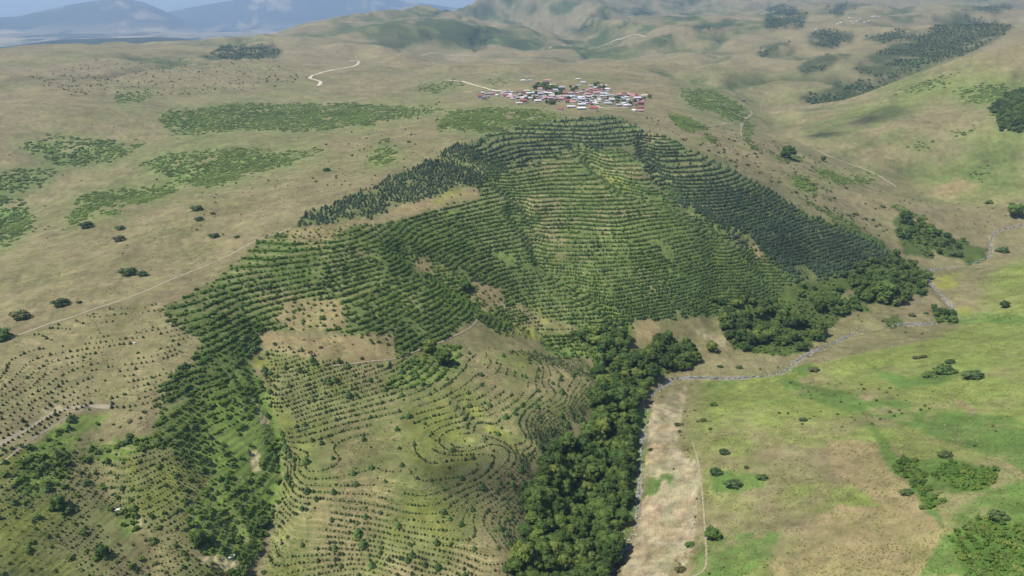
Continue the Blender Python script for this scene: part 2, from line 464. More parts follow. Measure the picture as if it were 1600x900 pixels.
def lookup(name, u, v):
    j = ((u - MU0) / MSTEP).astype(int)
    i = ((v - MV0) / MSTEP).astype(int)
    ok = (i >= 0) & (j >= 0) & (i < MH) & (j < MW)
    return MASKS[name][np.clip(i, 0, MH - 1), np.clip(j, 0, MW - 1)] & ok


SOFT = {}


def lookup_soft(name, u, v, n):
    """0..1 across a feathered border about n * 2 pixels wide"""
    if name not in SOFT:
        a = MASKS[name].astype(np.float32)
        for ax in (0, 1, 0, 1):
            cs = np.cumsum(np.pad(a, [(n + 1, n) if ax == 0 else (0, 0), (n + 1, n) if ax == 1 else (0, 0)]), axis=ax)
            a = (cs[2 * n + 1:] - cs[:-2 * n - 1]) / (2 * n + 1) if ax == 0 else (cs[:, 2 * n + 1:] - cs[:, :-2 * n - 1]) / (2 * n + 1)
        SOFT[name] = a
    j = np.clip(((u - MU0) / MSTEP).astype(int), 0, MW - 1)
    i = np.clip(((v - MV0) / MSTEP).astype(int), 0, MH - 1)
    return SOFT[name][i, j]


def zone_coords(X, Y, Z, rough=1.0):
    """where a ground point lies among the traced regions, with ragged edges"""
    u, v = project(X, Y, Z)
    R = np.hypot(X, Y)
    s = 0.03 * R
    n1 = fbm(X / s, Y / s, 1.0, 61, 4, 0.75)
    n2 = fbm(X / s, Y / s, 1.0, 71, 4, 0.75)
    behind = (Y < 60)
    u = np.where(behind, -9999, u + n1 * 16 * rough)
    return u, v + n2 * 8 * rough


GU, GV = zone_coords(GX, GY, GZ)
ROW_STEP = 2.4
fine_rows = lookup('rows_low', GU, GV) | lookup('saplings_left', GU, GV) | lookup('rows_spur', GU, GV)
row_zone = fine_rows | lookup('shrub_gully', GU, GV) | lookup('rows_mid', GU, GV) | lookup('rows_bright', GU, GV) | lookup('pine_dark', GU, GV) | lookup('rows_gap', GU, GV)
ROWC = GZ / ROW_STEP
ROWC = np.where(lookup('pine_dark', GU, GV), GZ / 2.05, np.where(lookup('rows_mid', GU, GV) | lookup('rows_bright', GU, GV), GZ / 2.1, ROWC))
ROWC = np.where(fine_rows, GZ / 1.35, ROWC)
ROWC = np.where(lookup('shrub_gully', GU, GV) & ~fine_rows, GZ / 2.3, ROWC)


def soften(a, n):
    a = a.astype(np.float32)
    for _ in range(n):
        b = a.copy()
        b[1:-1, 1:-1] = (a[1:-1, 1:-1] * 2 + a[:-2, 1:-1] + a[2:, 1:-1] + a[1:-1, :-2] + a[1:-1, 2:]) / 6.0
        a = b
    return a


ROWM = soften(row_zone, 4)
# benches: a shelf with a short cut bank above each planting line
fr = ROWC - np.floor(ROWC)
bench = np.where(fr < 0.25, fr / 0.25, 1 - (fr - 0.25) / 0.75) - 0.5
GZ_ROW = GZ.copy()
GZ = GZ + bench * ROWM * np.where(fine_rows, 0.4, 0.7) * (1 - smooth(1000, 1300, GR))
bare_m = soften(lookup('bare', GU, GV) | lookup('scar', GU, GV), 1)
GZ = GZ - bare_m * (np.abs(fbm(GX, GY, 9, 77, 3)) * 1.6)

# ground tints (reflectance of the soil and turf itself)
PAL = {
    'dry': (0.200, 0.166, 0.106), 'olive': (0.165, 0.154, 0.082), 'meadow': (0.180, 0.212, 0.064), 'lush': (0.102, 0.160, 0.046), 'green': (0.105, 0.140, 0.050),
    'yellow': (0.215, 0.225, 0.045), 'bare': (0.31, 0.262, 0.195), 'brown': (0.245, 0.190, 0.115), 'scar': (0.40, 0.33, 0.23),
    'scrub': (0.115, 0.175, 0.050), 'under': (0.092, 0.135, 0.040), 'spur': (0.150, 0.160, 0.066), 'forest': (0.045, 0.062, 0.028), 'plain': (0.33, 0.265, 0.19),
}


def mixc(col, c, m):
    m = np.clip(m, 0, 1)[..., None].astype(np.float32)
    return col * (1 - m) + np.array(c, np.float32) * m


big = fbm(GX, GY, 180, 201, 4)
med = fbm(GX, GY, 45, 211, 4, 0.6)
vbig = fbm(GX, GY, 900, 221, 4)
ALB = np.ones(GX.shape + (3,), np.float32) * np.array(PAL['dry'], np.float32)
ALB = mixc(ALB, PAL['olive'], smooth(-0.1, 0.5, big + 0.5 * med) * 0.75)
right_bank = smooth(20, 60, GX - np.interp(GY, [0, 300, 450, 520, 560, 640, 720, 900], [60, 62, 92, 120, 330, 420, 480, 700])) * (GY < 1000)
ALB = mixc(ALB, PAL['meadow'], right_bank * smooth(-0.45, 0.25, big * 0.6 + med * 0.7 + 0.22) * 0.95)
vz = smooth(900, 1300, GR) * smooth(0.25, 0.5, GT)
ALB = mixc(ALB, PAL['meadow'], vz * (1 - smooth(1700, 2500, GR)) * smooth(-0.3, 0.5, big + 0.1) * 0.35)
farm = smooth(2000, 3000, GR)
ALB = mixc(ALB, PAL['green'], farm * smooth(0.12, 0.4, vbig * 0.6 + big * 0.6) * 0.75)
ALB = mixc(ALB, PAL['forest'], farm * smooth(0.16, 0.38, vbig * 0.5 + big * 0.55 + med * 0.25) * 0.7)
ALB = mixc(ALB, (0.26, 0.205, 0.14), farm * smooth(0.05, 0.35, -vbig * 0.6 + big * 0.5) * 0.7)
ALB = mixc(ALB, (0.060, 0.082, 0.036), np.clip(RAV, 0, 1) * smooth(-0.45, 0.15, med + big * 0.5) * 0.85)
ALB = mixc(ALB, (0.245, 0.19, 0.13), farm * smooth(0.25, 0.6, np.abs(fr_)) * 0.6)
pl = smooth(5000, 7000, GR) * smooth(0.05, -0.1, GT) * np.clip(smooth(230, 130, GZ) + MTN, 0, 1)
ALB = mixc(ALB, PAL['plain'], pl)
fieldn = fbm(GX, GY * 0.35, 700, 231, 4, 0.7)
ALB = mixc(ALB, (0.03, 0.045, 0.03), pl * smooth(0.08, 0.22, fieldn))
ALB = mixc(ALB, PAL['forest'], pl * smooth(10200, 9000, GR) * smooth(-0.3, 0.0, fieldn))
ALB = mixc(ALB, (0.50, 0.40, 0.29), pl * (1 - MTN) * smooth(0.12, 0.3, -fieldn) * 0.8)
ALB = mixc(ALB, (0.03, 0.045, 0.03), WOODED * smooth(-0.5, -0.1, fieldn + 0.3))
ALB = mixc(ALB, (0.05, 0.06, 0.045), MTN * smooth(-0.25, 0.15, fbm(GX, GY, 1100, 237, 5, 0.65) + 0.15) * 0.95)
ALB = mixc(ALB, (0.45, 0.37, 0.27), MTN * smooth(0.05, 0.35, -fbm(GX, GY, 1100, 237, 5, 0.65)) * 0.5)
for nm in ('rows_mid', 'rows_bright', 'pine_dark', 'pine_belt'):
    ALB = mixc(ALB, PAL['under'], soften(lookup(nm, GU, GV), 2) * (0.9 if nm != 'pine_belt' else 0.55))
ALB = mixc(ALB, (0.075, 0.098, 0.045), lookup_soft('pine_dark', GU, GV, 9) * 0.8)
ALB = mixc(ALB, (0.19, 0.165, 0.095), soften(lookup('rows_mid', GU, GV) | lookup('rows_bright', GU, GV), 2) * smooth(0.22, 0.45, med) * 0.7)
for nm in ('rows_spur', 'rows_low', 'rows_gap'):
    m = soften(lookup(nm, GU, GV), 2)
    ALB = mixc(ALB, PAL['spur'], m * 0.95)
    ALB = mixc(ALB, (0.215, 0.178, 0.105), m * smooth(0.0, 0.4, big * 0.6 + med * 0.6) * (0.6 if nm == 'rows_low' else 0.9))
    ALB = mixc(ALB, (0.155, 0.165, 0.05), m * smooth(0.1, 0.45, -med) * 0.8)
ALB = mixc(ALB, (0.205, 0.180, 0.105), soften(lookup('saplings_left', GU, GV), 2) * 0.8)
ALB = mixc(ALB, (0.130, 0.180, 0.05), soften(lookup('shrub_gully', GU, GV), 2))
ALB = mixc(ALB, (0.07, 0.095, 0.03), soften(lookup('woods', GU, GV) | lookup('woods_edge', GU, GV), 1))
ALB = mixc(ALB, PAL['scrub'], lookup_soft('scrub', GU, GV, 6) * smooth(-0.5, 0.1, fbm(GX, GY, 34, 331, 4, 0.7) + 0.15) * 0.9)
ALB = mixc(ALB, PAL['forest'], soften((lookup('scrub_far', GU, GV) | lookup('dark_slope', GU, GV)) & (GR > 1900), 3) * smooth(-0.6, 0.1, med + 0.1) * 0.9)
ALB = mixc(ALB, PAL['green'], soften(lookup('green_slope', GU, GV), 6) * smooth(-0.4, 0.4, big * 0.7 + med * 0.8) * 0.6)
ALB = mixc(ALB, PAL['brown'], soften(lookup('brown', GU, GV), 3) * smooth(-0.8, -0.1, med) * 0.9)
ALB = mixc(ALB, PAL['lush'], soften(lookup('lush', GU, GV), 4) * smooth(-0.75, -0.15, med + 0.5 * fbm(GX, GY, 9, 295, 3, 0.7)) * 0.95)
ALB = mixc(ALB, (0.075, 0.135, 0.030), soften(lookup('thicket', GU, GV), 3))
ALB = mixc(ALB, PAL['yellow'], soften(lookup('yellow', GU, GV), 5) * 0.8 * smooth(-0.5, 0.2, fbm(GX, GY, 12, 291, 3, 0.6)))
BU, BV = zone_coords(GX, GY, GZ, 2.4)
bankn = fbm(GX, GY, 6, 243, 4, 0.7)
bare_c = soften(lookup('bare', BU, BV), 2)
ALB = mixc(ALB, PAL['bare'], bare_c * smooth(-0.5, 0.1, fbm(GX, GY, 25, 241, 4, 0.65) + 0.18))
ALB = mixc(ALB, (0.33, 0.245, 0.175), bare_c * smooth(0.1, 0.35, fbm(GX, GY, 14, 251, 3)) * 0.7)
ALB = mixc(ALB, PAL['scar'], soften(lookup('scar', GU, GV), 1) * smooth(-0.5, 0.0, fbm(GX, GY, 8, 261, 3)) * 0.9)
terr = GZ_SMOOTH / 0.9
terr = terr - np.floor(terr)
ALB = ALB * (1 - 0.10 * ((1 - smooth(700, 1100, GR)) * (1 - ROWM) * (smooth(0.0, 0.2, terr) * (1 - smooth(0.3, 0.6, terr))) * smooth(-0.3, 0.2, med))[..., None])
ALB = ALB * (1 - 0.16 * (right_bank * (1 - smooth(300, 900, GR) * 0.2) * (smooth(0.0, 0.2, terr) * (1 - smooth(0.3, 0.6, terr))) * smooth(-0.1, 0.3, big))[..., None])
ALB = ALB * (1 + bare_c * bankn * 0.55)[..., None]
ALB = mixc(ALB, (0.20, 0.185, 0.12), bare_c * smooth(0.15, 0.4, fbm(GX, GY, 18, 247, 4, 0.7)) * 0.7)
# trodden soil on the benches
cut = (smooth(0.0, 0.05, fr) * (1 - smooth(0.14, 0.28, fr)))
ALB = mixc(ALB, (0.29, 0.235, 0.15), ROWM * cut * 0.6 * smooth(-0.4, 0.3, med + 0.1))
grain = fbm(GX, GY, 5, 271, 3, 0.7) * 0.26 + fbm(GX, GY, 16, 281, 3, 0.6) * 0.24
ALB = ALB * (1 + grain[..., None] * (1 - 0.5 * farm[..., None]))
ALB = ALB * np.array([0.955, 0.95, 0.80], np.float32)
ALB = np.clip(ALB, 0.01, 0.8)


# ----------------------------------------------------------------------------
# planting positions
# ----------------------------------------------------------------------------
RNG = np.random.RandomState(7)


def thin(P, dist):
    """keep points no closer than dist (array) to an earlier one"""
    keep, cells = [], {}
    cs = float(dist.max()) if len(dist) else 1.0
    for k in range(len(P)):
        x, y = P[k, 0], P[k, 1]
        ci, cj = int(x // cs), int(y // cs)
        d2 = dist[k] * dist[k]
        ok = True
        for a in (-1, 0, 1):
            for b in (-1, 0, 1):
                for (px, py) in cells.get((ci + a, cj + b), ()):
                    if (px - x) ** 2 + (py - y) ** 2 < d2:
                        ok = False
                        break
                if not ok:
                    break
            if not ok:
                break
        if ok:
            cells.setdefault((ci, cj), []).append((x, y))
            keep.append(k)
    return np.array(keep, int)


def row_points():
    """points where the planting lines cross the grid"""
    c = ROWC - 0.55
    fl = np.floor(c)
    out = []
    m = (fl[:-1] != fl[1:]) & (np.abs(c[:-1] - c[1:]) < 1) & (row_zone[:-1] | row_zone[1:])
    i, j = np.nonzero(m)
    lv = np.maximum(fl[i, j], fl[i + 1, j])
    s = np.clip((lv - c[i, j]) / (c[i + 1, j] - c[i, j]), 0, 1)
    out.append(np.stack([GX[i, j] + s * (GX[i + 1, j] - GX[i, j]), GY[i, j] + s * (GY[i + 1, j] - GY[i, j])], 1))
    m = (fl[:, :-1] != fl[:, 1:]) & (np.abs(c[:, :-1] - c[:, 1:]) < 1) & (row_zone[:, :-1] | row_zone[:, 1:])
    i, j = np.nonzero(m)
    lv = np.maximum(fl[i, j], fl[i, j + 1])
    s = np.clip((lv - c[i, j]) / (c[i, j + 1] - c[i, j]), 0, 1)
    out.append(np.stack([GX[i, j] + s * (GX[i, j + 1] - GX[i, j]), GY[i, j] + s * (GY[i, j + 1] - GY[i, j])], 1))
    P = np.concatenate(out)
    return P[np.hypot(P[:, 0], P[:, 1]) < 1500]


def scatter(zone, spacing, n_try, rough=1.0, rmax=7000):
    """random points inside a zone, about spacing metres apart"""
    m = lookup(zone, GU, GV) & (GR < rmax) & (np.abs(GT) < THF) & (GY > 60)
    i, j = np.nonzero(m[:-1, :-1])
    if len(i) == 0:
        return np.zeros((0, 2))
    area = (GR[i + 1, j] - GR[i, j]) * GR[i, j] * (GT[i, j + 1] - GT[i, j])
    tot = area.sum()
    n = int(min(n_try, tot / (spacing * spacing) * 3.0))
    k = RNG.choice(len(i), n, p=area / tot)
    a, b = RNG.rand(n), RNG.rand(n)
    th = GT[i[k], j[k]] + a * (GT[i[k], j[k] + 1] - GT[i[k], j[k]])
    r = GR[i[k], j[k]] + b * (GR[i[k] + 1, j[k]] - GR[i[k], j[k]])
    P = np.stack([r * np.sin(th), r * np.cos(th)], 1)
    return P[thin(P, np.full(len(P), spacing))]


# every plant: x, y, size (m: height for pines, crown width otherwise), kind, zone
PLANTS = []


def add_plants(P, size, kind, zone):
    kinds_ = [kind] * len(P) if isinstance(kind, str) else list(kind)
    for p, s, k_ in zip(P, size, kinds_):
        PLANTS.append((p[0], p[1], float(s), str(k_), zone))


RP = row_points()
RP = RP[RNG.permutation(len(RP))]
ru, rv = zone_coords(RP[:, 0], RP[:, 1], height_at(RP[:, 0], RP[:, 1]), 0.6)
clump = fbm(RP[:, 0], RP[:, 1], 38, 301, 3, 0.6)
clump2 = fbm(RP[:, 0], RP[:, 1], 12, 311, 2)
for zone, dist, gap, kinds in (
    ('pine_dark', 1.4, -0.60, (('pine_dark', 1.0, 2.8, 4.4),)),
    ('rows_mid', 1.3, -0.60, (('pine_mid', 0.66, 1.8, 3.3), ('shrub', 0.34, 1.8, 3.4))),
    ('rows_bright', 1.45, -0.56, (('pine_mid', 0.30, 1.8, 3.2), ('shrub', 0.70, 2.0, 3.8))),
    ('shrub_gully', 1.7, -0.16, (('shrub', 0.94, 1.7, 3.3), ('pine_mid', 0.06, 2.4, 3.8))),
    ('saplings_left', 2.2, -0.28, (('sapling', 1.0, 1.2, 2.1),)),
    ('rows_spur', 1.35, -0.40, (('sapling', 0.93, 0.8, 2.0), ('pine_mid', 0.03, 2.6, 4.2), ('shrub', 0.04, 1.2, 2.6))),
    ('rows_low', 1.3, -0.3, (('sapling', 0.90, 0.8, 1.6), ('shrub', 0.10, 1.0, 2.4))),
    ('rows_gap', 1.8, -0.25, (('sapling', 0.6, 1.2, 2.4), ('shrub', 0.4, 1.6, 2.8))),
):
    m = lookup(zone, ru, rv) & (clump + 0.45 * clump2 > gap)
    if zone != 'pine_dark':
        m &= ~(lookup('brown', ru, rv) & (RNG.rand(len(m)) < (0.93 if zone != 'rows_spur' else 0.7)))
        m &= ~lookup('woods', ru, rv) & ~lookup('scar', ru, rv)
    P = RP[m]
    k = thin(P, np.full(len(P), dist))
    P = P[k] + RNG.normal(0, 0.14 if zone in ('rows_spur', 'rows_low') else 0.2, (len(k), 2))
    pick = RNG.rand(len(P))
    # neighbours tend to be of one kind
    pick = np.clip(pick * 0.55 + 0.45 * (0.5 + 0.9 * fbm(P[:, 0], P[:, 1], 26, 321, 2)), 0, 0.999) if zone in ('rows_mid', 'rows_bright') else pick
    lo = 0.0
    for kind, share, a, b in kinds:
        q = (pick >= lo) & (pick < lo + share + 1e-9)
        lo += share
        n = int(q.sum())
        knd = np.full(n, kind, dtype=object)
        if zone in ('pine_dark', 'rows_mid', 'rows_bright') and kind.startswith('pine') and n:
            qu, qv = zone_coords(P[q, 0], P[q, 1], height_at(P[q, 0], P[q, 1]), 0.6)
            sd = lookup_soft('pine_dark', qu, qv, 14) + 0.5 * fbm(P[q, 0], P[q, 1], 40, 393, 3) + 0.3 * (RNG.rand(n) - 0.5)
            knd = np.where(sd > 0.5, 'pine_dark', 'pine_mid').astype(object)
        add_plants(P[q], (a + (b - a) * RNG.beta(1.3, 1.7, n)) * np.clip(RNG.normal(1, 0.17, n), 0.6, 1.4) * (1 + (0.15 * (1 - smooth(0.0, 0.12, np.arctan2(P[q, 0], P[q, 1]))) * smooth(300, 440, np.hypot(P[q, 0], P[q, 1])) if zone == 'rows_spur' and kind == 'sapling' else 0)), knd, zone)

for zone, spacing, kind, a, b in (
    ('pine_belt', 2.7, 'pine_dark', 2.0, 4.2), ('shrub_gully', 8.0, 'shrub', 1.6, 4.4), ('woods', 5.2, 'broadleaf', 6.0, 13.5), ('woods_edge', 7.5, 'broadleaf', 4.0, 9.0), ('pine_dark', 9.0, 'pine_dark', 2.2, 4.2),
    ('scrub', 2.6, 'scrub', 2.0, 6.0), ('scrub_strips', 2.6, 'scrub', 2.0, 5.0), ('scrub_far', 8, 'far_tree', 5, 11), ('dark_slope', 9, 'far_tree', 5, 11), ('rows_bright', 4.6, 'shrub', 1.4, 3.2), ('rows_mid', 6.5, 'shrub', 1.2, 2.8),
    ('rows_spur', 13, 'shrub', 1.0, 2.2), ('rows_spur', 16, 'pine_mid', 2.4, 3.8), ('rows_low', 6, 'shrub', 1.2, 3.8), ('rows_low', 15, 'pine_mid', 2.2, 3.8), ('saplings_left', 16, 'shrub', 1.0, 2.4),
    ('lush', 14, 'shrub', 1.0, 2.8), ('thicket', 2.7, 'shrub', 1.6, 4.4), ('right_wood', 5.0, 'broadleaf', 5.0, 9.0), ('woods_edge', 4.2, 'shrub', 1.6, 4.0), ('woods', 3.6, 'shrub', 2.0, 3.6), ('shrub_gully', 12.0, 'pine_mid', 2.6, 4.2)):
    P = scatter(zone, spacing, 30000)
    if zone in ('scrub', 'scrub_strips', 'scrub_far', 'dark_slope', 'shrub_gully', 'pine_belt'):
        pu, pv = zone_coords(P[:, 0], P[:, 1], height_at(P[:, 0], P[:, 1]))
        P = P[lookup_soft(zone, pu, pv, {'scrub': 6, 'scrub_far': 5, 'dark_slope': 5}.get(zone, 3)) > 0.2 + 0.6 * RNG.rand(len(P))]
    if zone in ('scrub_far', 'dark_slope'):
        P = P[np.hypot(P[:, 0], P[:, 1]) > 1900]
    if zone == 'scrub':
        P = P[fbm(P[:, 0], P[:, 1], 34, 331, 4, 0.7) + 0.25 * RNG.rand(len(P)) > -0.24]
    if zone == 'scrub_far' or zone == 'dark_slope':
        P = P[fbm(P[:, 0], P[:, 1], 120, 341, 3, 0.6) > -0.12]
    if zone == 'woods' and kind == 'broadleaf':
        P = P[(fbm(P[:, 0], P[:, 1], 26, 391, 3, 0.6) > -0.08) | (P[:, 0] < 120)]
    if zone == 'woods_edge':
        P = P[fbm(P[:, 0], P[:, 1], 30, 371, 3, 0.6) > (-0.13 if kind == 'broadleaf' else -0.25)]
    if zone == 'pine_belt':
        P = P[fbm(P[:, 0], P[:, 1], 25, 381, 3, 0.6) > -0.55]
    if zone == 'shrub_gully':
        q_ = zone_coords(P[:, 0], P[:, 1], height_at(P[:, 0], P[:, 1]), 0.5)
        P = P[~lookup('scar', *q_)]
    if zone == 'lush':
        P = P[fbm(P[:, 0], P[:, 1], 30, 351, 2) > 0.15]
    far = np.hypot(P[:, 0], P[:, 1]) if len(P) else np.zeros(0)
    add_plants(P, (a + (b - a) * RNG.beta(1.5, 1.8, len(P))), kind, zone)

# lone bushes over the open grass
n = 9000
r = 260 * np.exp(RNG.rand(n) ** 0.75 * math.log(2600 / 260.0))
th = RNG.uniform(-0.78, 0.78, n)
P = np.stack([r * np.sin(th), r * np.cos(th)], 1)
u_, v_ = zone_coords(P[:, 0], P[:, 1], height_at(P[:, 0], P[:, 1]))
rb = smooth(20, 60, P[:, 0] - np.interp(P[:, 1], [0, 300, 450, 520, 560, 640, 720, 900], [60, 62, 92, 120, 330, 420, 480, 700])) * (P[:, 1] < 900)
ok = fbm(P[:, 0], P[:, 1], 160, 361, 3, 0.6) + 0.35 * RNG.rand(n) > 0.36 + 0.22 * rb
for z in ('rows_spur', 'rows_low', 'rows_mid', 'rows_bright', 'pine_dark', 'pine_belt', 'woods', 'bare', 'scrub', 'saplings_left', 'shrub_gully'):
    ok &= ~lookup(z, u_, v_)
P = P[ok]
P = P[thin(P, np.hypot(P[:, 0], P[:, 1]) * 0.010)]
add_plants(P, 1.2 + 2.6 * RNG.beta(1.2, 2.6, len(P)), 'lone_bush', 'open')
# the slope below the village and along the right-hand valley is thick with small bushes
for text, num in (("1000,180 1060,180 1140,200 1230,250 1330,320 1400,360 1390,375 1300,345 1200,290 1100,235 1040,210", 300), ("1200,215 1300,262 1400,320 1420,345 1340,320 1240,275", 70),
                  ("150,95 430,90 480,130 300,150 100,150 40,120", 420), ("430,200 700,195 650,225 520,250", 26), ("560,160 700,160 700,190 560,195", 40)):
    m = raster([text])
    p = pts(text)
    q = np.stack([RNG.uniform(p[:, 0].min(), p[:, 0].max(), num * 4), RNG.uniform(p[:, 1].min(), p[:, 1].max(), num * 4)], 1)
    got = 0
    for (u, v) in q:
        if got < num and m[int((v - MV0) / MSTEP), int((u - MU0) / MSTEP)]:
            X, Y, Z = on_ground(u, v)
            PLANTS.append((X, Y, 1.6 + 4.6 * RNG.beta(1.1, 2.2) + (0.6 if v < 150 else 0), 'lone_bush', 'open'))
            got += 1

# bushes and trees that stand out one by one: pixel column, row, width in pixels, kind, label
MARKED = [
    (32, 493, 27, 'bush', "dark oval bush alone on the tan slope, left of its greener neighbour"),
    (95, 473, 24, 'bush', "rounded green bush alone on the tan slope, right of the dark oval one"),
    (2, 523, 32, 'bush', "bright green bush at the left edge of the photo beside the dirt track"),
    (124, 472, 8, 'bush', "tiny brown bush on the tan slope just right of two oval bushes"),
    (202, 425, 26, 'bush', "larger of two touching bushes in the middle of the tan slope"),
    (222, 428, 18, 'bush', "smaller right-hand one of two touching bushes on the tan slope"),
    (308, 325, 18, 'bush', "elongated brownish bush high on the tan slope"),
    (311, 342, 14, 'bush', "brownish bush on the tan slope, just below the elongated one"),
    (332, 333, 9, 'bush', "very small brown bush right of two elongated ones on the tan slope"),
    (335, 368, 16, 'bush', "dark brown bush on the tan slope midway to the plantation edge"),
    (370, 370, 10, 'bush', "tiny bush on the tan slope nearest the plantation edge"),
    (188, 356, 14, 'bush', "small grey-brown bush near the left crest of the tan slope"),
    (186, 373, 18, 'bush', "pale grey low bush under the crest bush of the tan slope"),
    (135, 352, 20, 'bush', "brown low bush on the crest line of the tan slope"),
    (510, 265, 12, 'bush', "dark round bush alone on the tan hill above the plantation belt"),
    (1113, 839, 22, 'tree', "round dark green tree on the lush grass beside the bare bank"),
    (1078, 850, 16, 'bush', "yellow-green bush at the lower edge of the bare eroded bank"),
    (1064, 889, 17, 'bush', "olive bush at the foot of the bare bank by the lower photo edge"),
    (1058, 663, 11, 'bush', "small round bush at the top of the bare eroded strip"),
    (1016, 702, 9, 'bush', "dark little bush on the stream bank beside the bare strip"),
    (1146, 755, 26, 'bush', "wide dark bush on the green meadow, left of a smaller round one"),
    (1191, 745, 17, 'bush', "round bush on the green meadow right of the wide dark one"),
    (1131, 706, 18, 'bush', "low spreading bush on the meadow below the stream bend"),
    (1118, 737, 22, 'bush', "yellowish low bush left of the wide dark bush on the meadow"),
    (1166, 730, 9, 'bush', "very small dark bush above the round one on the meadow"),
    (1099, 656, 12, 'bush', "small green bush on the upper meadow right of the bare strip"),
    (1115, 631, 13, 'bush', "flat pale bush high on the meadow near the stream bend"),
    (1416, 769, 18, 'bush', "rounded bright green bush on the dry hillside beside the dark ditch strip"),
    (1443, 792, 13, 'bush', "smaller bright green bush below the rounded one on the dry hillside"),
    (1558, 807, 28, 'bush', "dark green bush on the dry patch above the lush thicket"),
    (1476, 710, 20, 'bush', "dark olive bush at the top of the lone green patch"),
    (1519, 586, 27, 'bush', "isolated wide oval bush on the right-hand meadow"),
    (1475, 578, 30, 'bush', "bright spreading bush on the right-hand meadow, left of the oval one"),
    (1452, 585, 20, 'bush', "dull green bush touching the bright spreading one on its left"),
    (1484, 565, 14, 'bush', "small dark bush behind the bright spreading one on the meadow"),
    (1430, 559, 10, 'bush', "small bush above left of the meadow bush group"),
    (1442, 557, 11, 'bush', "small round bush directly above the meadow bush group"),
    (1272, 577, 15, 'bush', "flat bush on the meadow lip right of the stream"),
    (1112, 545, 17, 'tree', "upright dark tree alone on the flat below the bare scar"),
    (1125, 572, 9, 'bush', "small dark bush on the flat below the upright lone tree"),
    (1154, 573, 11, 'bush', "brownish bush on the flat between stream and grove"),
    (1424, 492, 11, 'bush', "small bush alone on the tan river terrace"),
    (1447, 489, 7, 'bush', "tiny bush on the tan river terrace near the stream bend"),
    (1569, 479, 11, 'tree', "small lone tree on the tan terrace at the right edge"),
    (1494, 397, 17, 'bush', "round bush on the tan terrace left of the stream trees"),
    (1565, 391, 17, 'bush', "round bush right of the stream on the far bank"),
    (1545, 316, 11, 'bush', "small bush on the green right-hand hillside"),
    (1585, 335, 20, 'tree', "dark tree at the right edge above the pale track"),
    (1378, 461, 34, 'tree', "big dark rounded tree at the front of the isolated grove"),
    (1414, 342, 16, 'tree', "dark round tree alone beside the valley path"),
    (1286, 250, 8, 'tree', "small dark tree alone on the tan slope below the bushes line"),
    (1230, 244, 20, 'tree', "dark spreading tree on the tan slope beyond the plantation"),
    (672, 545, 22, 'tree', "dark pine-green tree above another in the middle gully"),
    (692, 563, 26, 'tree', "dark tree by the pale soil patch in the middle gully"),
    (726, 450, 17, 'tree', "tall dark tree in the centre of the plantation gully"),
    (92, 790, 19, 'tree', "grey-green rounded tree on the lower left slope"),
    (104, 797, 15, 'tree', "bright tree touching the grey-green one on the lower left slope"),
    (312, 845, 22, 'tree', "dark round tree low in the left gully thicket"),
    (160, 865, 15, 'tree', "dark little pine above the lower photo edge"),
    (408, 815, 22, 'tree', "bright yellow-green tree at the mouth of the left gully"),
    (380, 893, 20, 'tree', "bright rounded tree beside the pale rocky scar"),
    (1255, 655, 12, 'bush', "pale small bush above the dry hillside path"),
]
for (u, v, wpx, kind, lab) in MARKED:
    X, Y, Z = on_ground(u, v + wpx * 0.18)
    d = math.sqrt(X * X + Y * Y + (Z - CAM_Z) ** 2)
    PLANTS.append((X, Y, wpx * d / FPX, 'marked_' + kind, lab))
# ----------------------------------------------------------------------------
# helpers
# ----------------------------------------------------------------------------
def tag(o, label=None, cat=None, group=None, kind=None):
    if label:
        o['label'] = label
    if cat:
        o['category'] = cat
    if group:
        o['group'] = group
    if kind:
        o['kind'] = kind
    return o


def mesh_from(name, verts, faces, mat=None, smooth_=False):
    me = bpy.data.meshes.new(name)
    me.from_pydata([tuple(map(float, v)) for v in verts], [], [tuple(int(q) for q in f) for f in faces])
    if mat:
        me.materials.append(mat)
    if smooth_:
        me.polygons.foreach_set('use_smooth', [True] * len(me.polygons))
    me.update()
    return me


def link(name, me, parent=None, loc=None, rz=0.0, scl=None):
    o = bpy.data.objects.new(name, me)
    col.objects.link(o)
    if parent:
        o.parent = parent
    if loc is not None:
        o.location = loc
    if rz:
        o.rotation_euler = (0, 0, rz)
    if scl is not None:
        o.scale = scl if hasattr(scl, '__len__') else (scl, scl, scl)
    return o


def material(name, rough=0.9, spec=0.2):
    m = bpy.data.materials.new(name)
    m.use_nodes = True
    nt = m.node_tree
    b = nt.nodes['Principled BSDF']
    b.inputs['Roughness'].default_value = rough
    b.inputs['Specular IOR Level'].default_value = spec
    return m, nt, b


def node(nt, typ, **kw):
    n = nt.nodes.new(typ)
    for k, v in kw.items():
        setattr(n, k, v)
    return n


def noise(nt, scale, detail=4.0, coord=None, rough=0.6):
    n = node(nt, 'ShaderNodeTexNoise')
    n.inputs['Scale'].default_value = scale
    n.inputs['Detail'].default_value = detail
    n.inputs['Roughness'].default_value = rough
    if coord is not None:
        nt.links.new(coord, n.inputs['Vector'])
    return n


def mul_color(nt, col_socket, fac_socket, lo, hi, f0=0.3, f1=0.7):
    """colour times a factor running lo..hi as fac runs f0..f1"""
    mr = node(nt, 'ShaderNodeMapRange')
    for nm, v in (('From Min', f0), ('From Max', f1), ('To Min', lo), ('To Max', hi)):
        mr.inputs[nm].default_value = v
    nt.links.new(fac_socket, mr.inputs['Value'])
    vm = node(nt, 'ShaderNodeVectorMath', operation='SCALE')
    nt.links.new(col_socket, vm.inputs[0])
    nt.links.new(mr.outputs[0], vm.inputs['Scale'])
    return vm.outputs[0]


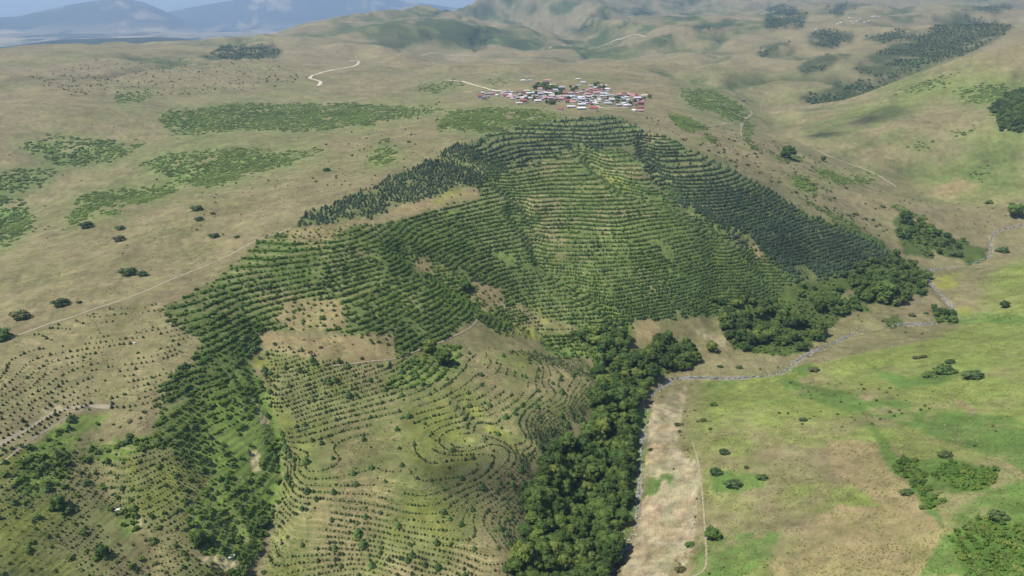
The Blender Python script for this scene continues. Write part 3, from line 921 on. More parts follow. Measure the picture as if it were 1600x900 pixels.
def simple_mat(name, c, rough=0.85, var=0.15, scale=0.8):
    m, nt, b = material(name, rough)
    tc = node(nt, 'ShaderNodeTexCoord')
    n = noise(nt, scale, 4, tc.outputs['Object'])
    rgb = node(nt, 'ShaderNodeRGB')
    rgb.outputs[0].default_value = (*c, 1)
    nt.links.new(mul_color(nt, rgb.outputs[0], n.outputs[0], 1 - var, 1 + var), b.inputs['Base Color'])
    return m


def foliage_mat(name, c_lo, c_hi, c_odd, translucent=0.25):
    """leaf colour: varies from plant to plant and over the crown"""
    m, nt, b = material(name, 0.75, 0.15)
    oi = node(nt, 'ShaderNodeObjectInfo')
    geo = node(nt, 'ShaderNodeNewGeometry')
    ramp = node(nt, 'ShaderNodeValToRGB')
    e = ramp.color_ramp.elements
    e[0].position, e[0].color = 0.0, (*c_lo, 1)
    e[1].position, e[1].color = 0.75, (*c_hi, 1)
    x = e.new(1.0)
    x.color = (*c_odd, 1)
    nt.links.new(oi.outputs['Random'], ramp.inputs[0])
    n = noise(nt, 0.9, 3, geo.outputs['Position'])
    c1 = mul_color(nt, ramp.outputs[0], n.outputs[0], 0.72, 1.3, 0.35, 0.65)
    n2 = noise(nt, 0.02, 2, geo.outputs['Position'])
    c2 = mul_color(nt, c1, n2.outputs[0], 0.8, 1.25, 0.35, 0.65)
    nt.links.new(c2, b.inputs['Base Color'])
    tr = node(nt, 'ShaderNodeBsdfTranslucent')
    nt.links.new(c2, tr.inputs['Color'])
    mix = node(nt, 'ShaderNodeMixShader')
    mix.inputs[0].default_value = translucent
    nt.links.new(b.outputs[0], mix.inputs[1])
    nt.links.new(tr.outputs[0], mix.inputs[2])
    out = nt.nodes['Material Output']
    nt.links.new(mix.outputs[0], out.inputs['Surface'])
    return m


# ----------------------------------------------------------------------------
# ground
# ----------------------------------------------------------------------------
def ground_material():
    m, nt, b = material("turf_and_soil", 0.95, 0.1)
    at = node(nt, 'ShaderNodeAttribute', attribute_name='albedo')
    geo = node(nt, 'ShaderNodeNewGeometry')
    c = at.outputs['Color']
    n1 = noise(nt, 0.9, 4, geo.outputs['Position'], 0.7)
    n2 = noise(nt, 0.12, 5, geo.outputs['Position'], 0.7)
    n3 = noise(nt, 0.012, 5, geo.outputs['Position'], 0.65)
    c = mul_color(nt, c, n1.outputs[0], 0.80, 1.20)
    c = mul_color(nt, c, n2.outputs[0], 0.80, 1.20)
    c = mul_color(nt, c, n3.outputs[0], 0.82, 1.18)
    # olive or straw turn of the turf
    n4 = noise(nt, 0.05, 5, geo.outputs['Position'], 0.7)
    mr = node(nt, 'ShaderNodeMapRange')
    mr.inputs['From Min'].default_value, mr.inputs['From Max'].default_value = 0.40, 0.68
    mr.inputs['To Max'].default_value = 0.35
    nt.links.new(n4.outputs[0], mr.inputs['Value'])
    tintn = node(nt, 'ShaderNodeMix', data_type='RGBA', blend_type='MULTIPLY')
    nt.links.new(mr.outputs[0], tintn.inputs['Factor'])
    nt.links.new(c, tintn.inputs['A'])
    tintn.inputs['B'].default_value = (0.72, 1.0, 0.55, 1)
    nt.links.new(tintn.outputs['Result'], b.inputs['Base Color'])
    bump = node(nt, 'ShaderNodeBump')
    bump.inputs['Strength'].default_value = 0.5
    bump.inputs['Distance'].default_value = 0.5
    nt.links.new(n1.outputs[0], bump.inputs['Height'])
    nt.links.new(bump.outputs[0], b.inputs['Normal'])
    return m


def build_ground():
    nv = NR * NT
    v = np.empty((nv + 1, 3), np.float32)
    v[:nv, 0], v[:nv, 1], v[:nv, 2] = GX.ravel(), GY.ravel(), GZ.ravel()
    v[nv] = (0, 0, GZ[0].mean())
    i, j = np.mgrid[0:NR - 1, 0:NT - 1]
    a = (i * NT + j).ravel()
    quads = np.stack([a, a + 1, a + NT + 1, a + NT], 1)
    seam = np.arange(NR - 1) * NT
    quads = np.concatenate([quads, np.stack([seam + NT - 1, seam, seam + NT, seam + 2 * NT - 1], 1)])
    jj = np.arange(NT)
    tris = np.stack([np.full(NT, nv), (jj + 1) % NT, jj], 1)
    me = bpy.data.meshes.new("ground")
    me.vertices.add(nv + 1)
    me.vertices.foreach_set('co', v.ravel())
    nq, ntri = len(quads), len(tris)
    me.loops.add(nq * 4 + ntri * 3)
    me.loops.foreach_set('vertex_index', np.concatenate([quads[:, ::-1].ravel(), tris[:, ::-1].ravel()]).astype(np.int32))
    me.polygons.add(nq + ntri)
    me.polygons.foreach_set('loop_start', np.concatenate([np.arange(nq) * 4, nq * 4 + np.arange(ntri) * 3]).astype(np.int32))
    me.polygons.foreach_set('use_smooth', np.ones(nq + ntri, bool))
    me.update(calc_edges=True)
    at = me.attributes.new('albedo', 'FLOAT_COLOR', 'POINT')
    c = np.ones((nv + 1, 4), np.float32)
    c[:nv, :3] = ALB.reshape(-1, 3)
    at.data.foreach_set('color', c.ravel())
    me.materials.append(ground_material())
    o = link("ground", me)
    tag(o, "hills and valley sides of dry tan and green turf with terraced benches", None, None, 'structure')
    return o


ground = build_ground()


def on(X, Y, dz=0.0):
    return Vector((float(X), float(Y), float(height_at(X, Y)) + dz))


# ----------------------------------------------------------------------------
# roads, tracks and the stream
# ----------------------------------------------------------------------------
def world_line(text, step):
    q = [on_ground(u, v)[:2] for u, v in pts(text)]
    out = [np.array(q[0])]
    for k in range(len(q) - 1):
        p0, p1, p2, p3 = (np.array(q[max(k - 1, 0)]), np.array(q[k]), np.array(q[k + 1]), np.array(q[min(k + 2, len(q) - 1)]))
        n = max(int(np.hypot(*(p2 - p1)) / step), 1)
        for s in np.linspace(0, 1, n + 1)[1:]:
            out.append(0.5 * ((2 * p1) + (-p0 + p2) * s + (2 * p0 - 5 * p1 + 4 * p2 - p3) * s * s + (-p0 + 3 * p1 - 3 * p2 + p3) * s ** 3))
    return np.array(out)


def ribbon(name, text, width, mat, lift, step, label, wob=0.45, broken=0.0):
    L = world_line(text, step)
    T = np.gradient(L, axis=0)
    T /= np.maximum(np.hypot(T[:, 0], T[:, 1])[:, None], 1e-6)
    N = np.stack([-T[:, 1], T[:, 0]], 1)
    verts, faces, m = [], [], 4
    w = width * (1 + wob * fbm(L[:, 0], L[:, 1], width * 3, 401, 2))
    dip = -broken * np.clip(0.15 + 1.6 * fbm(L[:, 0], L[:, 1], 22, 405, 3), 0, 1)
    for k in range(len(L)):
        for s in np.linspace(-0.5, 0.5, m + 1):
            p = L[k] + N[k] * s * w[k]
            verts.append((p[0], p[1], float(height_at(p[0], p[1])) + lift + dip[k] - abs(s) * 2 * broken * 0.5))
    for k in range(len(L) - 1):
        for s in range(m):
            a = k * (m + 1) + s
            faces.append((a, a + m + 1, a + m + 2, a + 1))
    o = link(name, mesh_from(name, verts, faces, mat, True))
    tag(o, label, None, None, 'structure')
    return o, L, N


M_gravel = simple_mat("pale_gravel", (0.50, 0.44, 0.33), 0.95, 0.15, 0.4)
M_dirt = simple_mat("tan_dirt", (0.28, 0.23, 0.15), 0.95, 0.2, 0.4)
M_redsoil = simple_mat("reddish_soil", (0.36, 0.24, 0.16), 0.95, 0.2, 0.4)
M_chalk = simple_mat("chalky_dirt", (0.31, 0.265, 0.185), 0.95, 0.2, 0.4)
ribbon("white_track", "497,134 501,128 493,125 484,122 492,117 508,112 540,106 556,102 561,97 554,95 545,96", 7.0, M_gravel, 0.35, 8, "white gravel track zigzagging on the far left hillside")
ribbon("village_track", "700,125 725,128 745,134 762,139 772,141 790,146 812,150", 5.5, M_gravel, 0.3, 6, "pale gravel track leading to the village from the left")
ribbon("village_street", "925,152 931,158 934,166 946,169 962,168 980,168", 5.0, M_gravel, 0.3, 5, "pale dirt street curving through the lower village")
ribbon("valley_road", "1090,196 1120,196 1145,193 1165,187 1174,179 1172,172", 5.5, M_dirt, 0.3, 6, "bare dirt road bending around the slope right of the village")
ribbon("valley_path", "1160,196 1158,207 1165,217 1175,226 1195,236", 2.4, M_dirt, 0.3, 5, "narrow dirt path below the valley road bend")
ribbon("dirt_path", "-30,540 60,512 130,489 200,465 260,440 310,420 360,398 400,376 430,366 455,356", 1.5, M_chalk, 0.10, 3, "faint dirt path along the crest beside the plantation")
ribbon("dirt_track", "-20,706 40,672 80,648 110,638 140,634 175,636", 2.2, M_chalk, 0.12, 3, "pale dirt track crossing the left slope above the shrub belt")
ribbon("dirt_track", "0,726 40,694 90,662 130,640", 1.4, M_dirt, 0.12, 3, "narrow second rut below the pale dirt track on the left slope")
ribbon("hill_track", "640,82 670,84 700,86 745,86", 9.0, M_chalk, 0.5, 15, "thin pale track slanting over the far tan hill")
ribbon("hill_track", "740,87 800,82 850,76 900,70 960,63 1010,58", 8.0, M_chalk, 0.5, 15, "thin pale track rising over far hills above the village")
ribbon("meadow_path", "1060,905 1100,890 1102,840 1098,780 1092,730 1082,690", 0.9, M_dirt, 0.08, 2, "narrow trodden path on the meadow beside the bare bank")
ribbon("valley_trail", "1270,232 1310,250 1350,264 1385,282 1400,292", 2.6, M_chalk, 0.2, 6, "pale trail along the floor of the right-hand valley")
ribbon("terrace_track", "520,572 570,566 620,560 660,545 700,530 735,512 748,492 742,478", 1.1, M_dirt, 0.3, 2.5, "pale terrace track curving through the middle plantation")


def water_material():
    m, nt, b = material("stream_water", 0.12, 0.5)
    geo = node(nt, 'ShaderNodeNewGeometry')
    n = noise(nt, 0.5, 5, geo.outputs['Position'])
    rp = node(nt, 'ShaderNodeValToRGB')
    rp.color_ramp.elements[0].position, rp.color_ramp.elements[0].color = 0.4, (0.05, 0.055, 0.045, 1)
    rp.color_ramp.elements[1].position, rp.color_ramp.elements[1].color = 0.66, (0.30, 0.29, 0.27, 1)
    nt.links.new(n.outputs[0], rp.inputs[0])
    nt.links.new(rp.outputs[0], b.inputs['Base Color'])
    bp = node(nt, 'ShaderNodeBump')
    bp.inputs['Strength'].default_value = 0.4
    n2 = noise(nt, 1.6, 3, geo.outputs['Position'])
    nt.links.new(n2.outputs[0], bp.inputs['Height'])
    nt.links.new(bp.outputs[0], b.inputs['Normal'])
    return m


STREAM = "950,930 962,880 990,830 999,760 1000,720 1008,660 1016,622 1040,600 1062,592 1100,590 1140,591 1190,588 1225,580 1255,558 1300,538 1352,514 1400,508 1450,506 1490,492 1482,470 1462,452 1450,425 1500,415 1545,402 1550,370 1560,362 1600,352"
M_bed = simple_mat("stony_bed", (0.21, 0.185, 0.15), 0.9, 0.3, 1.2)
ribbon("stream_bed", STREAM, 3.6, M_bed, 0.10, 2.0, "stony grey bed of the stream at the foot of the hill", 0.8, 0.3)
_, SL, SN = ribbon("stream_water", STREAM, 1.5, water_material(), 0.26, 2.0, "shallow stream winding along the valley floor", 0.5, 0.33)


# ----------------------------------------------------------------------------
# plant shapes
# ----------------------------------------------------------------------------
def ico(sub):
    bm = bmesh.new()
    bmesh.ops.create_icosphere(bm, subdivisions=sub, radius=1.0)
    v = np.array([x.co[:] for x in bm.verts])
    f = np.array([[q.index for q in t.verts] for t in bm.faces])
    bm.free()
    return v, f


ICO1, ICO2 = ico(1), ico(2)


def leaves(rng, centers, size, out_from, verts, faces, up=0.35):
    for c in centers:
        n = c - out_from + np.array([0, 0, up])
        n = n / (np.linalg.norm(n) + 1e-9) + rng.normal(0, 0.55, 3)
        n /= np.linalg.norm(n) + 1e-9
        t = np.cross(n, rng.normal(0, 1, 3))
        t /= np.linalg.norm(t) + 1e-9
        b = np.cross(n, t)
        s = size * rng.uniform(0.6, 1.3)
        k = len(verts)
        verts.extend([c - t * s - b * s * 0.6, c + t * s - b * s * 0.5, c + b * s * 0.9 + n * s * 0.3])
        faces.append((k, k + 1, k + 2))


def crown_mesh(name, seed, lobes, nleaf, mat, flat=0.8, leaf=0.10, base=0.12, sub=1, spread=0.62, core=False):
    """crown of unit width: lobes of foliage with loose leaf sprays standing proud"""
    rng = np.random.RandomState(seed)
    verts, faces = [], []
    iv, jf = ICO1 if sub == 1 else ICO2
    if core:
        cv, cf = ICO2
        d = 1 + rng.normal(0, 0.10, len(cv))
        verts.extend(list(cv * d[:, None] * np.array([0.36, 0.36, 0.40 * flat]) + np.array([0, 0, base + flat * 0.5])))
        faces.extend([tuple(q) for q in cf])
    for k in range(lobes):
        a = k * 2.39996 + rng.uniform(-0.3, 0.3)
        zf = (k + 0.5) / lobes
        z = base + flat * (0.22 + 0.62 * zf)
        rad = 0.5 * spread * math.sqrt(max(1 - ((zf - 0.35) / 0.75) ** 2, 0.05)) * rng.uniform(0.55, 1.15)
        c = np.array([math.cos(a) * rad, math.sin(a) * rad, z + rng.uniform(-0.05, 0.05)])
        s = rng.uniform(0.17, 0.27) * (1.1 - 0.35 * zf) * (0.8 if core else 1.0)
        d = 1 + rng.normal(0, 0.17, len(iv))
        v = iv * d[:, None] * s * np.array([1, 1, 0.85]) + c
        k0 = len(verts)
        verts.extend(list(v))
        faces.extend([tuple(q + k0) for q in jf])
        m = nleaf // lobes
        dirs = rng.normal(0, 1, (m, 3))
        dirs[:, 2] = np.abs(dirs[:, 2]) * 1.1 - 0.25
        dirs /= np.linalg.norm(dirs, axis=1)[:, None]
        cc = c + dirs * s * rng.uniform(0.92, 1.22, (m, 1)) * np.array([1, 1, 0.85])
        leaves(rng, cc, leaf * rng.uniform(0.7, 1.2), c, verts, faces)
    return mesh_from(name, verts, faces, mat)


def pine_mesh(name, seed, layers, arms, mat, width=0.42):
    """conifer of unit height: ragged whorls of drooping branches round a dense core"""
    rng = np.random.RandomState(seed)
    verts, faces = [], []
    k0 = 0
    core = 7
    for (r, z) in ((width * 0.62, 0.04), (width * 0.60, 0.38), (width * 0.26, 0.78)):
        for q in range(core):
            a = 2 * math.pi * q / core
            s = r * rng.uniform(0.75, 1.25)
            verts.append(np.array([math.cos(a) * s, math.sin(a) * s, z]))
    verts.append(np.array([0, 0, 1.0]))
    for l in range(2):
        for q in range(core):
            a, b = l * core + q, l * core + (q + 1) % core
            faces.append((a, b, b + core))
            faces.append((a, b + core, a + core))
    for q in range(core):
        faces.append((2 * core + q, 2 * core + (q + 1) % core, 3 * core))
    for l in range(layers):
        f = l / max(layers - 1, 1)
        z = 0.10 + 0.78 * f
        rad = width * (1 - f) ** 0.62 * 1.0 + 0.05
        n = max(arms - int(f * 3), 4)
        a0 = rng.uniform(0, 6.28)
        for q in range(n):
            a = a0 + 2 * math.pi * q / n + rng.uniform(-0.25, 0.25)
            rr_ = rad * rng.uniform(0.75, 1.15)
            d = np.array([math.cos(a), math.sin(a), 0])
            s = np.array([-math.sin(a), math.cos(a), 0])
            tip = d * rr_ + np.array([0, 0, z - 0.02 + rng.uniform(-0.03, 0.05)])
            root = np.array([0, 0, z + 0.10 + 0.05 * rng.rand()])
            w = rr_ * 0.42
            k = len(verts)
            verts.extend([root, d * rr_ * 0.55 - s * w + np.array([0, 0, z + 0.01]), tip, d * rr_ * 0.55 + s * w + np.array([0, 0, z + 0.01])])
            faces.append((k, k + 1, k + 2))
            faces.append((k, k + 2, k + 3))
    return mesh_from(name, verts, faces, mat)


def trunk_mesh(name, seed, mat, height, r0, limbs):
    rng = np.random.RandomState(seed)
    verts, faces = [], []

    def tube(p0, p1, a, b, n=6):
        d = (p1 - p0) / np.linalg.norm(p1 - p0)
        t = np.cross(d, [0.3, 0.9, 0.2])
        t /= np.linalg.norm(t)
        s = np.cross(d, t)
        k = len(verts)
        for (p, r) in ((p0, a), (p1, b)):
            for q in range(n):
                g = 2 * math.pi * q / n
                verts.append(p + (t * math.cos(g) + s * math.sin(g)) * r)
        for q in range(n):
            faces.append((k + q, k + (q + 1) % n, k + n + (q + 1) % n, k + n + q))
    top = np.array([rng.uniform(-.03, .03), rng.uniform(-.03, .03), height])
    mid = top * 0.5 + np.array([rng.uniform(-.02, .02), rng.uniform(-.02, .02), 0])
    tube(np.array([0, 0, -0.06]), mid, r0, r0 * 0.75)
    tube(mid, top, r0 * 0.75, r0 * 0.35)
    for k in range(limbs):
        a = k * 2.4 + rng.uniform(-.3, .3)
        p = mid + (top - mid) * rng.uniform(0, 0.8)
        tube(p, p + np.array([math.cos(a) * 0.25, math.sin(a) * 0.25, 0.16]), r0 * 0.4, r0 * 0.15, 5)
    return mesh_from(name, verts, faces, mat)


M_bark = simple_mat("bark", (0.09, 0.07, 0.05), 0.95, 0.3, 3.0)
M_pine_dark = foliage_mat("pine_needles_dark", (0.046, 0.078, 0.042), (0.064, 0.098, 0.050), (0.09, 0.11, 0.055), 0.22)
M_pine_mid = foliage_mat("pine_needles", (0.070, 0.122, 0.036), (0.104, 0.162, 0.044), (0.135, 0.18, 0.05), 0.28)
M_sapling = foliage_mat("sapling_needles", (0.040, 0.064, 0.024), (0.060, 0.084, 0.032), (0.10, 0.094, 0.04), 0.12)
M_shrub = foliage_mat("shrub_leaves", (0.105, 0.180, 0.034), (0.150, 0.232, 0.044), (0.20, 0.245, 0.048), 0.42)
M_far = foliage_mat("far_leaves", (0.075, 0.115, 0.042), (0.105, 0.150, 0.052), (0.13, 0.16, 0.06), 0.35)
M_scrub = foliage_mat("scrub_leaves", (0.155, 0.225, 0.055), (0.205, 0.275, 0.070), (0.23, 0.27, 0.075), 0.48)
M_broad = foliage_mat("broad_leaves", (0.068, 0.122, 0.030), (0.128, 0.19, 0.042), (0.20, 0.245, 0.055), 0.42)
M_bush = foliage_mat("bush_leaves", (0.062, 0.100, 0.034), (0.095, 0.135, 0.044), (0.135, 0.125, 0.055), 0.25)
M_green_bush = foliage_mat("bright_bush_leaves", (0.095, 0.150, 0.040), (0.115, 0.175, 0.044), (0.13, 0.19, 0.048), 0.3)

PROTO = {
    'pine_dark': [pine_mesh("pine_crown", 10 + k, 6, 9, M_pine_dark, 0.46) for k in range(4)],
    'pine_mid': [pine_mesh("pine_crown", 20 + k, 6, 9, M_pine_mid, 0.52) for k in range(4)],
    'sapling': [pine_mesh("pine_crown", 30 + k, 5, 8, M_sapling, 0.46) for k in range(4)],
    'shrub': [crown_mesh("shrub_foliage", 40 + k, 6, 84, M_shrub, 0.72, 0.085, -0.05) for k in range(5)],
    'broadleaf': [crown_mesh("crown", 50 + k, 16, 640, M_broad, 0.85, 0.050, 0.10, 1, 0.80, True) for k in range(6)],
    'scrub': [crown_mesh("shrub_foliage", 140 + k, 8, 88, M_scrub, 0.30, 0.085, -0.06) for k in range(5)],
    'lone_bush': [crown_mesh("bush_foliage", 60 + k, 5, 60, M_bush, 0.55, 0.09, -0.05) for k in range(4)],
    'far_tree': [crown_mesh("crown", 70 + k, 5, 0, M_far, 0.6, 0.1, 0.0) for k in range(3)],
}
MARK_BUSH = {'dark': [crown_mesh("bush_foliage", 80 + k, 9, 270, M_bush, 0.55, 0.07, -0.05) for k in range(3)],
             'bright': [crown_mesh("bush_foliage", 84 + k, 9, 270, M_green_bush, 0.55, 0.07, -0.05) for k in range(3)]}
TRUNKS = [trunk_mesh("trunk", 90 + k, M_bark, 0.62, 0.032, 5) for k in range(3)]
PINE_TRUNK = trunk_mesh("trunk", 95, M_bark, 0.55, 0.022, 0)

# ----------------------------------------------------------------------------
# which plants stand as objects of their own: the ones that show largest
# ----------------------------------------------------------------------------
EL = np.maximum.accumulate((GZ_ROW - CAM_Z) / GR, axis=0)
PX = np.array([p[0] for p in PLANTS])
PY = np.array([p[1] for p in PLANTS])
PS = np.array([p[2] for p in PLANTS])
PK = np.array([p[3] for p in PLANTS])
PZN = np.array([p[4] for p in PLANTS])
PZ = height_at(PX, PY)
PU, PV = project(PX, PY, PZ)
PR = np.hypot(PX, PY)
pj = np.clip(np.searchsorted(TH, np.arctan2(PX, PY)), 0, NT - 1)
pi_ = np.clip(np.searchsorted(LR, np.log(PR)) - 1, 0, NR - 1)
seen = ((PZ + PS * 0.4 - CAM_Z) / PR >= EL[np.maximum(pi_ - 1, 0), pj] - 0.0015) & (PU > 3) & (PU < 1597) & (PV > 3) & (PV < 899)
hside = np.sqrt(PR ** 2 + (PZ - CAM_Z) ** 2)
shown = np.where(seen, PS / hside, 0.0)

FAMILY = {'pine_dark': 'pine_tree', 'pine_mid': 'pine_tree', 'sapling': 'pine_tree', 'shrub': 'shrub', 'scrub': 'shrub', 'broadleaf': 'broadleaf_tree', 'lone_bush': 'bush', 'far_tree': 'far', }
fam = np.array([FAMILY.get(k, k) for k in PK])
single = np.zeros(len(PLANTS), bool)
for f_, cap in (('pine_tree', 300), ('shrub', 300), ('broadleaf_tree', 280), ('bush', 250)):
    idx = np.nonzero((fam == f_) & seen)[0]
    idx = idx[np.argsort(-shown[idx] * (1.9 if f_ == 'x' else 1.0))][:cap]
    single[idx] = True

LABELS = {
    ('pine_tree', 'rows_spur'): ("small dark pine on the bench lines of the lower central spur", "pines along the spur benches"),
    ('pine_tree', 'rows_low'): ("small dark pine scattered on the lower left terraces", "pines on the lower left terraces"),
    ('pine_tree', 'shrub_gully'): ("dark pine rising among the bright shrubs of a gully", "pines among gully shrubs"),
    ('pine_tree', 'rows_bright'): ("green pine in the dense rows of the left plantation", "pines in the left plantation"),
    ('pine_tree', 'rows_mid'): ("green pine in the even rows of the middle plantation", "pines in the middle plantation"),
    ('pine_tree', 'pine_belt'): ("blue-green pine in the belt along the plantation's upper edge", "pines in the crest belt"),
    ('pine_tree', 'pine_dark'): ("blue-green pine in the dark rows of the upper right plantation", "pines in the dark plantation"),
    ('pine_tree', 'saplings_left'): ("tiny dark pine in the dotted planting on the left slope", "pines dotted on the left slope"),
    ('pine_tree', 'rows_gap'): ("small pine in the sparse yellowish gap between plantation blocks", "pines in the plantation gap"),
    ('shrub', 'shrub_gully'): ("bright green leafy shrub in the thickets along the left gullies", "shrubs in the gully thickets"),
    ('shrub', 'rows_bright'): ("bright green shrub filling the rows of the left plantation", "shrubs in the left plantation"),
    ('shrub', 'rows_mid'): ("bright green shrub between pines of the middle plantation", "shrubs in the middle plantation"),
    ('shrub', 'rows_spur'): ("green shrub on the benches of the lower central spur", "shrubs on the lower spur"),
    ('shrub', 'rows_low'): ("green shrub scattered on the lower left terraces", "shrubs on the lower left terraces"),
    ('shrub', 'woods'): ("leafy shrub at the edge of the streamside wood", "shrubs edging the streamside wood"),
    ('shrub', 'woods_edge'): ("leafy shrub among the scattered trees near the valley stream", "shrubs near the valley stream"),
    ('shrub', 'scrub'): ("green shrub in a low scrub patch on open hillside", "shrubs in the scrub patches"),
    ('shrub', 'lush'): ("small dark shrub on the lush grass of the right-hand meadow", "shrubs on the lush meadow"),
    ('shrub', 'rows_gap'): ("shrub in the sparse yellowish gap between plantation blocks", "shrubs in the plantation gap"),
    ('shrub', 'saplings_left'): ("small shrub among the dotted pines on the left slope", "shrubs on the left slope"),
    ('broadleaf_tree', 'woods'): ("round dark green broadleaf crown in the dense streamside wood", "broadleaf trees of the streamside wood"),
    ('shrub', 'thicket'): ("bright leafy shrub in the lush thickets at lower right", "shrubs of the lower right thickets"),
    ('broadleaf_tree', 'right_wood'): ("tree of the dark wood on the right-hand hillside", "trees of the right-hand hillside wood"),
    ('broadleaf_tree', 'woods_edge'): ("smaller broadleaf tree in the open groves by the valley stream", "broadleaf trees in the open groves"),
    ('bush', 'open'): ("small brownish bush scattered on the open grass slopes", "bushes scattered on open grass"),
}


def woods_label(u, v):
    if u < 1060 and v > 760:
        return "round green broadleaf crown in the lower end of the streamside wood", "crowns at the wood's lower end"
    if u < 990 and v > 640:
        return "round green broadleaf crown midway along the long streamside wood", "crowns in the middle of the wood"
    if u < 1095 and v > 585:
        return "round green broadleaf crown where the streamside wood narrows below the bend", "crowns where the wood narrows"
    if u < 985:
        return "broadleaf crown in the upper left fork of the streamside wood", "crowns in the upper left fork"
    if u < 1095:
        return "dark broadleaf crown in the clump standing by the stream bend", "crowns by the stream bend"
    if u < 1322:
        return "dark broadleaf crown in the grove below the right plantation foot", "crowns in the plantation-foot grove"
    return "dark broadleaf crown in the isolated round grove on the river terrace", "crowns in the isolated grove"


def place_label(label, group, f_, z_, u, v, s):
    """say which part of its stand a plant belongs to, and whether it is one of the big ones"""
    if z_ == 'woods' and f_ == 'broadleaf_tree':
        label, group = woods_label(u, v)
        where = ""
        if u < 1090 and v > 585:
            edge = np.interp(v, [585, 650, 740, 800, 900], [1040, 998, 984, 980, 938])
            left = np.interp(v, [585, 650, 700, 740, 800, 900], [940, 935, 885, 842, 828, 795])
            q = (u - left) / max(edge - left, 1)
            where = ", on its hillside edge" if q < 0.3 else (", along its stream edge" if q > 0.7 else ", in its middle")
        elif u > 1090:
            where = ", on its stream side" if v > 520 else ", on its uphill side"
        size = "large " if s > 11.8 else ("small " if s < 9.8 else "")
        where = where.replace(",", "")
        if len((size + label + where).split()) > 16:
            label = label.replace("broadleaf ", "").replace(" below the bend", "").replace("the streamside wood", "the wood").replace("the long ", "the ").replace("standing ", "")
        return size + label + where, size + group + where
    pick = None
    if z_ == 'rows_spur':
        pick = ("near the lower photo edge" if v > 850 else "below the rounded knoll" if v > 785 else "beside the left gully" if u < 500 else "on the rounded knoll" if (u > 640 and v > 680) else
                "on the right flank above the wood" if u > 800 else "on the slope under the brown clearing" if v < 640 else "on the middle of the spur")
    elif z_ == 'shrub_gully':
        pick = ("at the gully mouth near the lower photo edge" if v > 800 and u > 180 else "in the shrub belt under the pale left track" if u < 180 else "in the middle gully by the terrace track" if u > 500 else
                "halfway down the left gully" if v > 690 else "at the head of the left gully")
    elif z_ == 'rows_low':
        pick = ("by the lower left photo corner" if u < 150 and v > 790 else "left of the slab bench" if u < 150 else "around the white slab" if u < 260 and v < 830 else "under the white slab" if u < 260 else "beside the pale rocky scar")
    elif z_ in ('rows_bright', 'rows_mid', 'pine_dark', 'pine_belt'):
        pick = ("near its left edge" if u < 400 else "above the brown clearing" if u < 620 else "right of the brown clearing" if u < 760 else "on its right half")
    elif z_ == 'open':
        pick = ("on the green right-hand meadow" if u > 1040 and v > 540 else "on the left tan slope" if u < 500 and v > 240 else ("on the slope just right of the village" if u < 1110 else "halfway down the slope right of the dark pines" if u < 1240 else "low on the slope right of the dark pines" if u < 1330 else "near the valley stream right of the pines") if u > 980 else "near the grass below the village")
    elif z_ == 'thicket':
        pick = "in the narrow strip along the meadow ditch" if u < 1478 and v > 712 else "in the lone green patch on the right meadow" if v < 790 else "in the big thicket at the lower right photo corner"
    elif z_ in ('saplings_left', 'woods', 'woods_edge', 'lush'):
        pick = ("above the pale track" if v < 640 else "below the pale track") if z_ == 'saplings_left' else ("toward the lower photo edge" if v > 720 else "toward the upper end")
    tall = ""
    if f_ == 'pine_tree':
        tall = "taller " if s > 2.9 else ("tiny " if s < 1.4 else "")
    elif f_ in ('shrub', 'bush'):
        tall = "large " if s > 3.4 else ("small " if s < 2.0 else "")
    if tall and label.split()[0] in ('small', 'tiny'):
        label = " ".join(label.split()[1:])
    if pick:
        base = {'rows_spur': 'on the lower spur', 'rows_low': 'on the lower left terraces', 'shrub_gully': '', 'thicket': '', 'open': '', 'woods': 'at the edge of the streamside wood', 'woods_edge': 'in the open valley groves',
                'lush': 'on the lush grass', 'saplings_left': 'in the dotted planting at left', 'rows_bright': 'in the left plantation rows', 'rows_mid': 'in the middle plantation rows',
                'pine_dark': 'in the dark upper plantation', 'pine_belt': 'in the crest belt of pines'}[z_]
        kindw = {'pine_tree': 'dark pine' if z_ != 'pine_belt' else 'blue-green pine', 'shrub': 'bright green shrub' if z_ in ('shrub_gully', 'rows_bright', 'rows_mid', 'thicket') else 'green shrub', 'bush': 'brownish green bush', 'broadleaf_tree': 'broadleaf tree'}[f_]
        label = " ".join((tall + kindw + " " + base + " " + pick).split())
        group = "%s%s %s %s" % (tall + kindw.split()[-1], "es" if kindw.endswith("bush") else "s", base, pick)
        group = " ".join(group.split())
    return label, group


